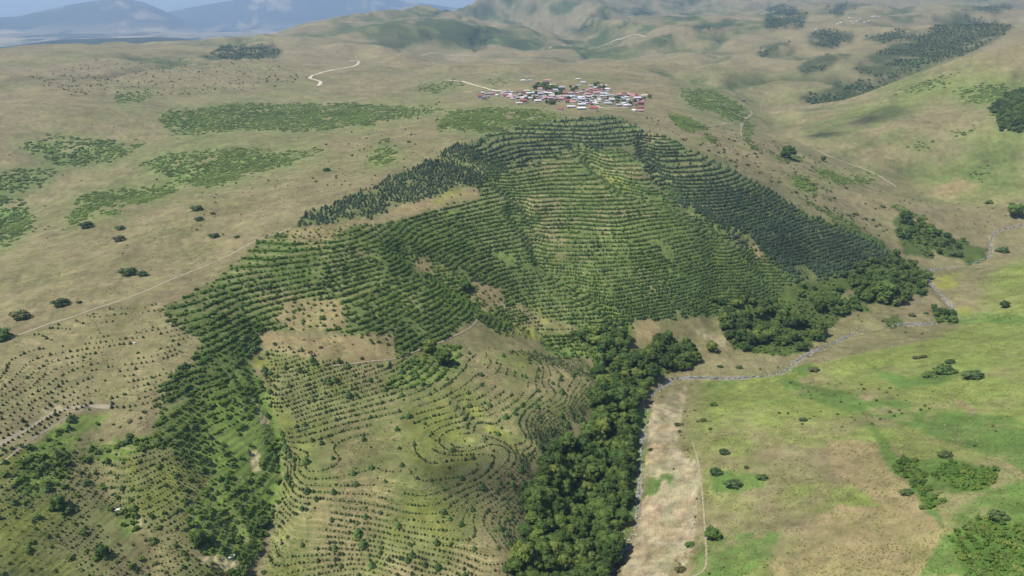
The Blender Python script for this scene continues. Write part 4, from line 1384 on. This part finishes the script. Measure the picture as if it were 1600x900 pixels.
rnd = random.Random(5)
for k in np.nonzero(single)[0]:
    f_, z_ = fam[k], PZN[k]
    label, group = LABELS[(f_, z_)]
    label, group = place_label(label, group, f_, z_, PU[k], PV[k], float(PS[k]))
    me = PROTO[PK[k]][rnd.randrange(len(PROTO[PK[k]]))]
    loc = on(PX[k], PY[k], -0.05)
    rz = rnd.uniform(0, 6.28)
    s = float(PS[k])
    if f_ == 'broadleaf_tree':
        t = bpy.data.objects.new('broadleaf_tree', None)
        t.empty_display_size = 0.5
        col.objects.link(t)
        t.location = loc
        t.rotation_euler = (0, 0, rz)
        hs = s * rnd.uniform(0.75, 1.35)
        t.scale = (s, s, hs)
        link('crown', me, t)
        link('trunk', TRUNKS[rnd.randrange(3)], t)
        tag(t, label, 'tree', group)
    elif f_ == 'pine_tree' and s / hside[k] * FPX > 8:
        t = bpy.data.objects.new('pine_tree', None)
        t.empty_display_size = 0.5
        col.objects.link(t)
        t.location = loc
        t.rotation_euler = (0, 0, rz)
        w = rnd.uniform(0.9, 1.25)
        t.scale = (s * w, s * w, s)
        link('crown', me, t)
        link('trunk', PINE_TRUNK, t)
        tag(t, label, 'tree', group)
    else:
        w = rnd.uniform(0.9, 1.2)
        o = link({'pine_tree': 'pine_tree', 'shrub': 'shrub', 'bush': 'bush'}[f_], me, None, loc, rz, (s * w, s * w, s))
        tag(o, label, {'pine_tree': 'tree', 'shrub': 'shrub', 'bush': 'bush'}[f_], group)

for k in np.nonzero(np.char.startswith(PK.astype(str), 'marked'))[0]:
    lab = PZN[k]
    s = float(PS[k])
    loc = on(PX[k], PY[k], -0.1)
    rz = rnd.uniform(0, 6.28)
    if PK[k] == 'marked_tree':
        t = bpy.data.objects.new('lone_tree', None)
        t.empty_display_size = 0.5
        col.objects.link(t)
        t.location, t.rotation_euler, t.scale = loc, (0, 0, rz), (s, s, s)
        link('crown', PROTO['broadleaf'][rnd.randrange(6)] if 'bright' not in lab else MARK_BUSH['bright'][0], t)
        link('trunk', TRUNKS[rnd.randrange(3)], t)
        tag(t, lab, 'tree')
    else:
        fl = 'bright' if any(w in lab for w in ('green', 'bright', 'yellow', 'flat pale')) and 'dark' not in lab else 'dark'
        o = link('bush', MARK_BUSH[fl][rnd.randrange(3)], None, loc, 0.0, (s, s * 0.8, s * 0.75))
        tag(o, lab, 'bush')


# ----------------------------------------------------------------------------
# the rest of the planting: far too many to count, laid as instances
# ----------------------------------------------------------------------------
def instance_group(name, proto_meshes):
    lib = bpy.data.collections.new(name + "_shapes")
    for q, me in enumerate(proto_meshes):
        lib.objects.link(bpy.data.objects.new("%s_shape_%02d" % (name, q), me))
    ng = bpy.data.node_groups.new(name + "_planting", 'GeometryNodeTree')
    ng.interface.new_socket('Geometry', in_out='INPUT', socket_type='NodeSocketGeometry')
    ng.interface.new_socket('Geometry', in_out='OUTPUT', socket_type='NodeSocketGeometry')
    gi, go = ng.nodes.new('NodeGroupInput'), ng.nodes.new('NodeGroupOutput')
    ci = ng.nodes.new('GeometryNodeCollectionInfo')
    ci.inputs['Collection'].default_value = lib
    ci.inputs['Separate Children'].default_value = True
    ci.inputs['Reset Children'].default_value = True
    iop = ng.nodes.new('GeometryNodeInstanceOnPoints')
    iop.inputs['Pick Instance'].default_value = True

    def attr(nm, typ):
        a = ng.nodes.new('GeometryNodeInputNamedAttribute')
        a.data_type = typ
        a.inputs['Name'].default_value = nm
        return a.outputs['Attribute']
    ng.links.new(gi.outputs[0], iop.inputs['Points'])
    ng.links.new(ci.outputs[0], iop.inputs['Instance'])
    ng.links.new(attr('variant', 'INT'), iop.inputs['Instance Index'])
    ng.links.new(attr('turn', 'FLOAT_VECTOR'), iop.inputs['Rotation'])
    ng.links.new(attr('size', 'FLOAT_VECTOR'), iop.inputs['Scale'])
    ng.links.new(iop.outputs[0], go.inputs[0])
    return ng


def planted(name, idx, proto_meshes, label, sink=0.05, wide=(0.75, 1.3)):
    if len(idx) == 0:
        return
    plant_cloud(name, np.stack([PX[idx], PY[idx], height_at(PX[idx], PY[idx]) - sink], 1), PS[idx], proto_meshes, label, wide)


def plant_cloud(name, P, S, proto_meshes, label, wide=(0.85, 1.2)):
    rng = np.random.RandomState(len(P))
    me = bpy.data.meshes.new(name)
    me.vertices.add(len(P))
    me.vertices.foreach_set('co', P.astype(np.float32).ravel())
    n = len(P)
    a = me.attributes.new('variant', 'INT', 'POINT')
    a.data.foreach_set('value', rng.randint(0, len(proto_meshes), n).astype(np.int32))
    a = me.attributes.new('turn', 'FLOAT_VECTOR', 'POINT')
    t = np.zeros((n, 3), np.float32)
    t[:, 2] = rng.rand(n) * 6.283
    t[:, :2] = rng.normal(0, 0.06, (n, 2))
    a.data.foreach_set('vector', t.ravel())
    a = me.attributes.new('size', 'FLOAT_VECTOR', 'POINT')
    w = rng.uniform(wide[0], wide[1], n)
    a.data.foreach_set('vector', np.stack([S * w, S * w, S * rng.uniform(0.85, 1.15, n)], 1).astype(np.float32).ravel())
    o = link(name, me)
    md = o.modifiers.new("planting", 'NODES')
    md.node_group = instance_group(name, proto_meshes)
    tag(o, label, None, None, 'stuff')
    return o


rest = ~single
for zone, name, label in (('pine_dark', 'dark_pine_rows', "close rows of blue-green pines over the upper right hillside"), ('pine_belt', 'pine_belt', "dense belt of blue-green pines along the upper plantation edge")):
    planted(name, np.nonzero(rest & (PK == 'pine_dark') & ((PZN == zone) if zone == 'pine_belt' else (PZN != 'pine_belt')))[0], PROTO['pine_dark'], label)
planted('pine_rows', np.nonzero(rest & (PK == 'pine_mid'))[0], PROTO['pine_mid'], "rows of green pines following the contours of the hill")
planted('pine_saplings', np.nonzero(rest & (PK == 'sapling'))[0], PROTO['sapling'], "lines of tiny dark pines on the terraced slopes")
planted('hillside_scrub', np.nonzero(rest & (PK == 'scrub'))[0], PROTO['scrub'], "patches of low green scrub over the open hills", 0.05, (1.0, 1.7))
planted('shrub_thickets', np.nonzero(rest & (PK == 'shrub'))[0], PROTO['shrub'], "bright green shrub thickets in gullies and between plantation rows")
planted('wood_filling', np.nonzero(rest & (PK == 'broadleaf'))[0], PROTO['broadleaf'], "remaining crowns of the streamside wood")
planted('scattered_bushes', np.nonzero(rest & (PK == 'lone_bush'))[0], PROTO['lone_bush'], "small dark bushes dotted over the distant grass slopes")
planted('far_woods', np.nonzero(rest & (PK == 'far_tree'))[0], PROTO['far_tree'], "dark distant woods on the far hills")

# tussocks of grass over the nearer slopes
def tuft_mesh(seed, mat):
    rng = np.random.RandomState(seed)
    v, f = [], []
    for k in range(7):
        a = rng.uniform(0, 6.28)
        c_ = rng.normal(0, 0.16, 2)
        d = np.array([math.cos(a), math.sin(a)])
        h = rng.uniform(0.15, 0.34)
        o = c_ + d * rng.uniform(0.1, 0.3)
        n = len(v)
        v += [(c_[0] - d[1] * 0.2, c_[1] + d[0] * 0.2, -0.02), (c_[0] + d[1] * 0.2, c_[1] - d[0] * 0.2, -0.02), (o[0], o[1], h)]
        f.append((n, n + 1, n + 2))
    return mesh_from("tuft", v, f, mat)


M_straw = foliage_mat("straw_tufts", (0.25, 0.215, 0.11), (0.30, 0.26, 0.13), (0.19, 0.20, 0.07), 0.35)
M_gtuft = foliage_mat("green_tufts", (0.14, 0.20, 0.045), (0.19, 0.24, 0.06), (0.25, 0.25, 0.08), 0.35)
rg = np.random.RandomState(17)
nt_ = 120000
r_t = 270 * np.exp(rg.rand(nt_) ** 0.85 * math.log(1000 / 270.0))
th_t = rg.uniform(-0.76, 0.76, nt_)
TX, TY = r_t * np.sin(th_t), r_t * np.cos(th_t)
TZ = height_at(TX, TY)
tu, tv = zone_coords(TX, TY, TZ)
den = fbm(TX, TY, 22, 421, 4, 0.7) + 0.5 * rg.rand(nt_)
okt = (den > 0.12) & ~lookup('bare', tu, tv) & ~lookup('woods', tu, tv)
gre = (fbm(TX, TY, 60, 431, 3) + 0.4 * (rg.rand(nt_) - 0.5) + 0.45 * (TX > np.interp(TY, [0, 300, 450, 520, 560, 640, 720, 900], [60, 62, 92, 120, 330, 420, 480, 700])) > 0.2)
for nm, q_, mt, lb in (('dry_tussocks', okt & ~gre & (den > 0.26 + 0.16 * smooth(-0.05, -0.3, TX / r_t)), M_straw, "straw coloured grass tussocks over the dry slopes"), ('green_tussocks', okt & gre, M_gtuft, "green grass tussocks over meadow and terraces")):
    plant_cloud(nm, np.stack([TX[q_], TY[q_], TZ[q_]], 1), 0.6 + 1.3 * rg.beta(1.3, 2.5, int(q_.sum())), [tuft_mesh(s_, mt) for s_ in (1, 2, 3)], lb, (0.8, 1.5))

# stones along the stream
def stone_mesh(seed, mat):
    rng = np.random.RandomState(seed)
    v, f = ICO1
    return mesh_from("stone", v * (1 + rng.normal(0, 0.16, len(v)))[:, None] * np.array([0.5, 0.42, 0.32]), f, mat)


M_stone = simple_mat("grey_stone", (0.47, 0.45, 0.41), 0.9, 0.3, 1.5)
M_stone2 = simple_mat("pink_stone", (0.40, 0.31, 0.26), 0.9, 0.3, 1.5)
rs = np.random.RandomState(3)
k = rs.randint(0, len(SL), 2000)
off = rs.normal(0, 1.9, 2000)
P = SL[k] + SN[k] * off[:, None] + rs.normal(0, 0.8, (2000, 2))
plant_cloud('stream_stones', np.stack([P[:, 0], P[:, 1], height_at(P[:, 0], P[:, 1]) + 0.05], 1), 0.35 + 1.3 * rs.beta(1.1, 4.5, 2000), [stone_mesh(1, M_stone), stone_mesh(2, M_stone), stone_mesh(3, M_stone2)],
            "pale stones littering the stream bed")

# rubble on the bare bank
jb = np.nonzero(bare_c.ravel() > 0.6)[0]
jb = jb[rs.randint(0, len(jb), 900)]
plant_cloud('bank_rubble', np.stack([GX.ravel()[jb] + rs.normal(0, 0.4, 900), GY.ravel()[jb] + rs.normal(0, 0.4, 900), GZ.ravel()[jb]], 1), 0.25 + 0.9 * rs.beta(1.0, 5.0, 900), [stone_mesh(4, M_stone2), stone_mesh(5, M_stone)],
            "loose rubble scattered over the bare eroded bank")

# pale slab and rocks on the left slope
def rock(name, u, v, sx, sy, sz, rz, mat, label, cat):
    X, Y, Z = on_ground(u, v)
    bm = bmesh.new()
    bmesh.ops.create_cube(bm, size=1.0)
    bmesh.ops.bevel(bm, geom=bm.edges[:], offset=0.09, segments=2, affect='EDGES')
    rng = random.Random(u)
    for vv in bm.verts:
        vv.co.x += rng.uniform(-.03, .03)
        vv.co.z += rng.uniform(-.04, .04)
    me = bpy.data.meshes.new(name)
    bm.to_mesh(me)
    bm.free()
    me.materials.append(mat)
    o = link(name, me, None, on(X, Y, sz * 0.3), rz, (sx, sy, sz))
    tag(o, label, cat)


M_slab = simple_mat("pale_limestone", (0.62, 0.60, 0.55), 0.85, 0.12, 2)
rock('stone_slab', 184, 797, 4.6, 1.6, 0.7, 0.35, M_slab, "long white stone slab on a bench of the lower left slope", 'slab')
rock('boulder', 210, 537, 1.6, 1.2, 0.9, 0.2, M_slab, "small white boulder among the dotted pines on the left slope", 'boulder')
rock('boulder', 362, 870, 3.2, 1.3, 0.7, 0.8, M_slab, "pale boulder lying on the bare rocky scar at the bottom", 'boulder')
# ----------------------------------------------------------------------------
# the village
# ----------------------------------------------------------------------------
ROOF = {
    'red': (0.30, 0.085, 0.08), 'pink': (0.46, 0.24, 0.23), 'mauve': (0.36, 0.29, 0.33), 'white': (0.60, 0.60, 0.62), 'grey': (0.34, 0.35, 0.37), 'cream': (0.52, 0.48, 0.39), 'brown': (0.19, 0.13, 0.11), 'bluish': (0.36, 0.44, 0.50), 'lilac': (0.55, 0.49, 0.58),
}
M_roof = {k: simple_mat(k + "_roofing", c, 0.6 if k in ('white', 'grey', 'bluish') else 0.8, 0.14, 0.5) for k, c in ROOF.items()}
M_wall = {'white': simple_mat("white_plaster", (0.54, 0.51, 0.46), 0.9, 0.1, 0.6), 'stone': simple_mat("stone_wall", (0.27, 0.24, 0.21), 0.95, 0.25, 0.8), 'tan': simple_mat("tan_plaster", (0.42, 0.35, 0.27), 0.9, 0.15, 0.6)}
M_win = simple_mat("window_glass", (0.05, 0.06, 0.07), 0.2, 0.2, 1.0)
M_door = simple_mat("wood_door", (0.14, 0.085, 0.05), 0.8, 0.2, 2.0)


def box_mesh(name, x0, x1, y0, y1, z0, z1, mat):
    v = [(x0, y0, z0), (x1, y0, z0), (x1, y1, z0), (x0, y1, z0), (x0, y0, z1), (x1, y0, z1), (x1, y1, z1), (x0, y1, z1)]
    f = [(0, 3, 2, 1), (4, 5, 6, 7), (0, 1, 5, 4), (1, 2, 6, 5), (2, 3, 7, 6), (3, 0, 4, 7)]
    return mesh_from(name, v, f, mat)


def house(u, v, wpx, depth, storeys, roof, wall, turn, label, gable=True):
    X, Y, Z = on_ground(u, v)
    d = math.sqrt(X * X + Y * Y + (Z - CAM_Z) ** 2)
    w = wpx * d / FPX * 0.78
    dp = depth * 0.9
    h = 2.7 * storeys
    t = bpy.data.objects.new('house', None)
    t.empty_display_size = 2
    col.objects.link(t)
    z = min(float(height_at(X + a, Y + b)) for a in (-w / 2, w / 2) for b in (-dp / 2, dp / 2))
    t.location = (X, Y, z)
    t.rotation_euler = (0, 0, R(turn))
    rise = dp * 0.24
    a, b = w / 2, dp / 2
    # walls with gable ends
    vs = [(-a, -b, -0.6), (a, -b, -0.6), (a, b, -0.6), (-a, b, -0.6), (-a, -b, h), (a, -b, h), (a, b, h), (-a, b, h), (-a, 0, h + rise - 0.05), (a, 0, h + rise - 0.05)]
    fs = [(0, 1, 5, 4), (2, 3, 7, 6), (1, 2, 6, 9, 5), (3, 0, 4, 8, 7), (3, 2, 1, 0)]
    link('wall', mesh_from('wall', vs, fs, M_wall[wall]), t)
    e, th = 0.55, 0.22
    sl = rise / b
    ro = []
    for s in (-1, 1):
        ro += [(-a - e, s * (b + e), h - sl * e + 0.03), (a + e, s * (b + e), h - sl * e + 0.03)]
    ro += [(-a - e, 0, h + rise + 0.03), (a + e, 0, h + rise + 0.03)]
    ro += [(x, y, zz + th) for (x, y, zz) in ro]
    fs = [(6, 7, 11, 10), (9, 8, 10, 11), (0, 4, 5, 1), (2, 3, 5, 4), (0, 1, 7, 6), (3, 2, 8, 9), (0, 6, 10, 4), (1, 5, 11, 7), (2, 4, 10, 8), (3, 9, 11, 5)]
    r_ = link('roof', mesh_from('roof', ro, fs, M_roof[roof]), t)
    if roof in ('red', 'pink', 'mauve', 'brown'):
        link('chimney', box_mesh('chimney', a * 0.45, a * 0.45 + 0.7, -0.35 + b * 0.3, 0.35 + b * 0.3, h + 0.2, h + rise + 0.9, M_wall['stone']), r_)
    n = max(2, int(w / 3.6))
    for st in range(storeys):
        for q in range(n):
            x = -a + (q + 0.5) * w / n
            if st == 0 and q == n // 2:
                link('door', box_mesh('door', x - 0.5, x + 0.5, -b - 0.05, -b + 0.05, 0.0, 2.1, M_door), t)
            else:
                link('window', box_mesh('window', x - 0.55, x + 0.55, -b - 0.04, -b + 0.06, st * 2.7 + 0.9, st * 2.7 + 2.1, M_win), t)
    for st in range(storeys):
        link('window', box_mesh('window', -a - 0.04, -a + 0.06, -0.6, 0.6, st * 2.7 + 0.9, st * 2.7 + 2.1, M_win), t)
    tag(t, label, 'house', 'houses of the hillside village')
    return t


HOUSES = [
    (749, 153, 9, 8, 2, 'red', 'white', 8, "red-roofed white house, westernmost of the whole village"),
    (757, 156, 8, 7, 2, 'brown', 'stone', -6, "dark brown house touching the westernmost red-roofed one"),
    (763, 148, 12, 6, 1, 'mauve', 'stone', 5, "low mauve-roofed shed behind the two westernmost houses"),
    (779, 144, 12, 6, 1, 'cream', 'tan', -8, "cream-roofed low house where the gravel track enters the village"),
    (788, 145, 9, 8, 1, 'mauve', 'stone', 0, "mauve-roofed house behind the western red-roofed pair"),
    (789, 152, 9, 9, 2, 'red', 'white', 4, "red-roofed house on the left of the western pair"),
    (797, 153, 12, 9, 1, 'pink', 'white', -10, "wide pink-roofed house on the right of the western pair"),
    (811, 163, 12, 6, 1, 'cream', 'white', 10, "long cream-roofed shed before the red house at the village's lower left"),
    (818, 161, 13, 9, 2, 'red', 'stone', -4, "red-roofed house at the village's lower left above a cream shed"),
    (816, 154, 7, 7, 1, 'white', 'white', 12, "small white house just above the lower left red-roofed one"),
    (818, 147, 8, 7, 2, 'red', 'tan', 0, "little red-roofed house left of the white-fronted one, west side"),
    (823, 143, 11, 6, 1, 'cream', 'tan', 5, "pale cream roof at the back of the west cluster"),
    (825, 147, 6, 6, 1, 'white', 'white', -12, "narrow white-roofed house in the west cluster"),
    (831, 149, 9, 7, 2, 'bluish', 'white', 7, "bluish-roofed house with white walls in the west cluster"),
    (817, 127, 8, 7, 1, 'white', 'white', 6, "bright white house standing apart behind the village at far left"),
    (828, 127, 9, 7, 1, 'grey', 'stone', -6, "grey-roofed barn right of the lone bright white house at the back"),
    (840, 159, 13, 7, 1, 'white', 'white', 14, "large white-roofed hall alone on the lower grass of the village"),
    (844, 142, 9, 8, 2, 'pink', 'white', -10, "tall pink-roofed house left of the village trees"),
    (836, 146, 8, 7, 1, 'lilac', 'tan', 5, "lilac-roofed house left of the big mauve one"),
    (844, 150, 10, 9, 2, 'mauve', 'stone', 3, "big mauve-roofed house below the tall pink-roofed one"),
    (855, 127, 13, 7, 1, 'pink', 'white', -4, "pink-roofed long house behind the village trees at the top"),
    (862, 134, 9, 6, 1, 'cream', 'tan', 3, "cream-roofed hut among the village trees"),
    (858, 147, 10, 7, 1, 'white', 'white', 8, "white-roofed house below the village trees"),
    (862, 151, 11, 7, 1, 'cream', 'white', -6, "cream-roofed house in the second line below the trees"),
    (852, 154, 9, 8, 1, 'pink', 'tan', 4, "pink-roofed house at the left end of the middle cluster"),
    (860, 157, 10, 8, 2, 'mauve', 'stone', 10, "mauve-roofed house in the lower middle cluster"),
    (868, 144, 8, 7, 2, 'bluish', 'white', -8, "bluish-roofed house right of the village trees"),
    (877, 140, 12, 9, 2, 'grey', 'stone', 12, "large grey-roofed house at the back, right of the trees"),
    (868, 159, 9, 8, 2, 'brown', 'stone', 0, "dark brown-roofed house of the lower middle cluster"),
    (877, 158, 9, 8, 2, 'pink', 'stone', -12, "pink-roofed stone house beside the dark brown roof"),
    (875, 172, 10, 8, 1, 'red', 'white', -16, "small red and white house alone below the village centre"),
    (883, 147, 9, 7, 1, 'red', 'stone', 5, "red-roofed house in the back row of the centre"),
    (884, 152, 12, 8, 1, 'grey', 'tan', 10, "pale grey-roofed house in the centre, left of the long white roof"),
    (891, 147, 10, 7, 1, 'mauve', 'stone', -5, "mauve-roofed house in the back row of the centre"),
    (894, 152, 11, 7, 1, 'bluish', 'white', 12, "bluish-roofed house between grey and long white roofs"),
    (886, 161, 9, 8, 2, 'red', 'tan', 6, "red-roofed house in the lower centre, left of a pink one"),
    (895, 161, 11, 8, 1, 'pink', 'white', -12, "pink-roofed house in the lower centre above long white sheds"),
    (892, 168, 15, 6, 1, 'white', 'stone', 9, "long white-roofed shed at the village's lower edge"),
    (909, 165, 14, 6, 1, 'white', 'stone', 6, "thin white-roofed shed above the broad white one"),
    (908, 171, 16, 8, 1, 'white', 'stone', 4, "broad white-roofed shed lowest in the village centre"),
    (927, 173, 15, 11, 2, 'red', 'tan', -14, "big red-roofed house at the lower edge below the dirt street"),
    (907, 153, 16, 6, 1, 'white', 'tan', 2, "long white roof in the village centre"),
    (909, 159, 13, 9, 2, 'grey', 'stone', 0, "grey house directly below the long white roof"),
    (901, 147, 9, 7, 1, 'pink', 'tan', 8, "small pink-roofed house behind the long white roof"),
    (903, 125, 8, 6, 1, 'cream', 'white', 4, "cream-roofed house highest above the village"),
    (911, 130, 9, 6, 1, 'lilac', 'white', -4, "low lilac-roofed white house second from the top of the village"),
    (904, 135, 8, 6, 1, 'grey', 'white', 5, "grey-roofed white house third from the top of the village"),
    (912, 141, 8, 7, 1, 'brown', 'stone', -8, "dark brown-roofed house on the lane to the top houses"),
    (918, 148, 12, 7, 1, 'pink', 'tan', 6, "long pink-roofed house right of the centre"),
    (920, 155, 10, 8, 2, 'mauve', 'stone', -6, "mauve-roofed house just left of the dirt street"),
    (930, 138, 7, 6, 1, 'white', 'white', 10, "tiny white hut at the back, right of the top lane"),
    (932, 148, 11, 8, 2, 'pink', 'white', 0, "pink-roofed white house with many windows at the street head"),
    (943, 147, 12, 7, 1, 'lilac', 'white', 4, "lilac-roofed house right of the many-windowed one"),
    (936, 143, 8, 7, 2, 'red', 'white', -6, "red-roofed house behind the many-windowed one"),
    (943, 135, 13, 8, 1, 'cream', 'white', 12, "large cream-roofed barn at the back right beside green trees"),
    (949, 142, 9, 7, 2, 'white', 'white', -14, "white-roofed house below the cream-roofed back barn"),
    (953, 150, 14, 6, 1, 'grey', 'white', 6, "long grey-roofed house in the right half, upper row"),
    (956, 157, 11, 6, 1, 'white', 'stone', 4, "white-roofed shed below the long grey roof"),
    (950, 163, 14, 9, 1, 'grey', 'stone', -2, "wide grey-roofed house inside the curve of the dirt street"),
    (967, 151, 10, 8, 2, 'pink', 'tan', 8, "pink-roofed house at the left of the eastern cluster"),
    (975, 149, 9, 8, 2, 'red', 'white', -6, "red-roofed house at the back of the eastern cluster"),
    (986, 149, 12, 8, 1, 'pink', 'white', 6, "broad pink-roofed house at the back of the eastern cluster"),
    (978, 157, 12, 7, 1, 'lilac', 'white', 14, "lilac-roofed house in the middle of the eastern cluster"),
    (995, 156, 13, 9, 2, 'lilac', 'tan', 10, "big lilac-roofed house facing down in the eastern cluster"),
    (1008, 150, 12, 6, 1, 'cream', 'white', -14, "cream-roofed house, easternmost of the village"),
    (979, 166, 13, 8, 1, 'white', 'white', 12, "white-roofed house at the lower edge of the eastern cluster"),
    (1001, 164, 13, 7, 2, 'red', 'stone', 4, "topmost of three stacked red roofs at the village's lower right"),
    (1000, 169, 13, 6, 1, 'red', 'stone', 4, "middle of three stacked red roofs at the village's lower right"),
    (1000, 174, 12, 6, 1, 'pink', 'tan', 4, "lowest of three stacked roofs, pinkish, at the village's lower right"),
    (991, 174, 7, 6, 1, 'white', 'white', -35, "small white-walled house left of the lowest pinkish roof"),
    (966, 166, 9, 8, 1, 'grey', 'stone', 18, "grey-green shed between the street end and eastern cluster"),
    (1160, 158, 8, 7, 2, 'brown', 'stone', 10, "dark lone house on the slope right of the village"),
]
for h_ in HOUSES:
    house(*h_)

# the far hamlet: a few pixels each
hv = [(1313, 36), (1322, 31), (1330, 34), (1333, 37), (1338, 33), (1345, 30), (1350, 35), (1362, 27), (1366, 26), (1373, 27), (1308, 38), (1327, 28), (1357, 33), (1267, 10), (1275, 46)]
for q, (u, v) in enumerate(hv):
    o = house(u, v, 3.2 + (q % 3) * 0.6, 8, 1, ('white', 'grey', 'white', 'cream')[q % 4], 'white', (q * 37) % 40 - 20, "tiny pale house of the hamlet on the far right hills")
    o['group'] = "houses of the far hamlet"

# small sheds and barns squeezed between the houses
rs_ = random.Random(21)
taken = [(h_[0], h_[1]) for h_ in HOUSES]
n_shed = 0
for (cx, cy, rx, ry, n) in ((872, 152, 42, 9, 48), (925, 153, 30, 12, 34), (985, 157, 24, 10, 26), (812, 151, 20, 8, 12), (935, 139, 16, 6, 9), (782, 149, 36, 6, 16)):
    for _ in range(n * 3):
        if n <= 0:
            break
        a_, q_ = rs_.uniform(0, 6.28), math.sqrt(rs_.random())
        u, v = cx + rx * q_ * math.cos(a_), cy + ry * q_ * math.sin(a_)
        if any(abs(u - x) < 4.2 and abs(v - y) < 2.0 for x, y in taken):
            continue
        taken.append((u, v))
        n -= 1
        rf = rs_.choice(['red', 'pink', 'mauve', 'grey', 'grey', 'white', 'brown', 'lilac', 'bluish'])
        side = "left" if u < 850 else ("middle" if u < 950 else "right")
        o = house(u, v, rs_.uniform(5, 8), rs_.uniform(4, 6.5), 1, rf, rs_.choice(['stone', 'stone', 'tan', 'white']), rs_.uniform(-35, 35),
                  "small %s-roofed shed squeezed between houses in the %s of the village" % (rf, side))
        o['group'] = "%s-roofed sheds in the %s of the village" % (rf, side)
        o['category'] = 'shed'
        o.name = 'shed'

# village trees
rv_ = random.Random(11)
vt = []
for (cx, cy, rx, ry, n) in ((848, 137, 15, 6, 34), (870, 140, 9, 4, 16), (935, 136, 13, 5, 24), (945, 141, 6, 3, 8), (880, 155, 52, 10, 44), (970, 160, 32, 9, 26), (1010, 152, 8, 4, 4), (830, 153, 18, 6, 8), (895, 140, 8, 4, 5)):
    for _ in range(n):
        a = rv_.uniform(0, 6.28)
        q = math.sqrt(rv_.random())
        vt.append((cx + rx * q * math.cos(a), cy + ry * q * math.sin(a)))
hp = [(h_[0], h_[1]) for h_ in HOUSES]
for (u, v) in vt:
    if any(abs(u - a) < 5.5 and abs(v - b) < 2.6 for a, b in hp):
        continue
    X, Y, Z = on_ground(u, v)
    s = rv_.uniform(5.5, 9.5)
    t = bpy.data.objects.new('garden_tree', None)
    col.objects.link(t)
    t.location, t.rotation_euler, t.scale = on(X, Y, -0.1), (0, 0, rv_.uniform(0, 6.28)), (s, s, s)
    link('crown', PROTO['broadleaf'][rv_.randrange(6)], t)
    link('trunk', TRUNKS[rv_.randrange(3)], t)
    back = v < 146
    tag(t, "dark green tree in the grove behind the village houses" if back else "small green tree in the gardens between village houses", 'tree', "trees behind the village" if back else "trees in the village gardens")
# ----------------------------------------------------------------------------
# small fair-weather clouds overhead; their shadows drift over the hills
# ----------------------------------------------------------------------------
def cloud_material():
    m = bpy.data.materials.new("cloud_vapour")
    m.use_nodes = True
    nt = m.node_tree
    nt.nodes.clear()
    tc = node(nt, 'ShaderNodeTexCoord')
    n = noise(nt, 1.8, 5, tc.outputs['Object'], 0.6)
    fl = node(nt, 'ShaderNodeVectorMath', operation='MULTIPLY')
    fl.inputs[1].default_value = (1, 1, 0.15)
    nt.links.new(tc.outputs['Object'], fl.inputs[0])
    ln = node(nt, 'ShaderNodeVectorMath', operation='LENGTH')
    nt.links.new(fl.outputs[0], ln.inputs[0])
    a = node(nt, 'ShaderNodeMapRange', interpolation_type='SMOOTHSTEP')
    a.inputs['From Min'].default_value, a.inputs['From Max'].default_value = 1.0, 0.1
    a.inputs['To Max'].default_value = 0.62
    nt.links.new(ln.outputs['Value'], a.inputs['Value'])
    mu = node(nt, 'ShaderNodeMath', operation='MULTIPLY')
    nt.links.new(a.outputs[0], mu.inputs[0])
    b = node(nt, 'ShaderNodeMapRange')
    b.inputs['From Min'].default_value, b.inputs['From Max'].default_value = 0.35, 0.6
    b.inputs['To Min'].default_value = 0.25
    nt.links.new(n.outputs[0], b.inputs['Value'])
    nt.links.new(b.outputs[0], mu.inputs[1])
    tr = node(nt, 'ShaderNodeBsdfTransparent')
    df = node(nt, 'ShaderNodeBsdfDiffuse')
    df.inputs['Color'].default_value = (0.9, 0.9, 0.9, 1)
    mx = node(nt, 'ShaderNodeMixShader')
    nt.links.new(mu.outputs[0], mx.inputs[0])
    nt.links.new(tr.outputs[0], mx.inputs[1])
    nt.links.new(df.outputs[0], mx.inputs[2])
    out = node(nt, 'ShaderNodeOutputMaterial')
    nt.links.new(mx.outputs[0], out.inputs['Surface'])
    return m


M_cloud = cloud_material()
CLOUDS = [(735, 740, 48, 34), (1375, 182, 110, 85), (200, 950, 80, 14), (540, 955, 90, 12), (1290, 210, 60, 40)]
for q, (u, v, sx, sy) in enumerate(CLOUDS):
    X, Y, Z = on_ground(u, v)
    s = (1500.0 - Z) / to_sun.z
    rng = np.random.RandomState(500 + q)
    v_, f_ = ICO2
    d = 1 + 0.22 * fbm(v_[:, 0] * 2 + q * 7.1, v_[:, 1] * 2 + v_[:, 2], 1.0, 600 + q, 3)
    o = link('cloud', mesh_from('cloud', v_ * d[:, None], f_, M_cloud, True), None, Vector((X, Y, Z)) + to_sun * s, 0.0, (sx, sy, min(sx, sy) * 0.35))
    tag(o, "scrap of fair-weather cloud drifting above the hills", 'cloud', "clouds overhead")

# ----------------------------------------------------------------------------
# air
# ----------------------------------------------------------------------------
zmin, zmax = float(GZ.min()), max(float(GZ.max()), 305.0)
XY = 27500.0
hz = box_mesh("haze", -XY, XY, -XY, XY, zmin - 1.0, zmax + 6.0, None)
hm = bpy.data.materials.new("air")
hm.use_nodes = True
nt = hm.node_tree
nt.nodes.clear()
pv = nt.nodes.new('ShaderNodeVolumePrincipled')
pv.inputs['Color'].default_value = (*HAZE_COLOR, 1)
pv.inputs['Density'].default_value = HAZE_DENSITY
pv.inputs['Anisotropy'].default_value = 0.2
ho = nt.nodes.new('ShaderNodeOutputMaterial')
nt.links.new(pv.outputs[0], ho.inputs['Volume'])
hz.materials.append(hm)
tag(link("haze", hz), "thin bluish haze over the far hills", None, None, 'stuff')
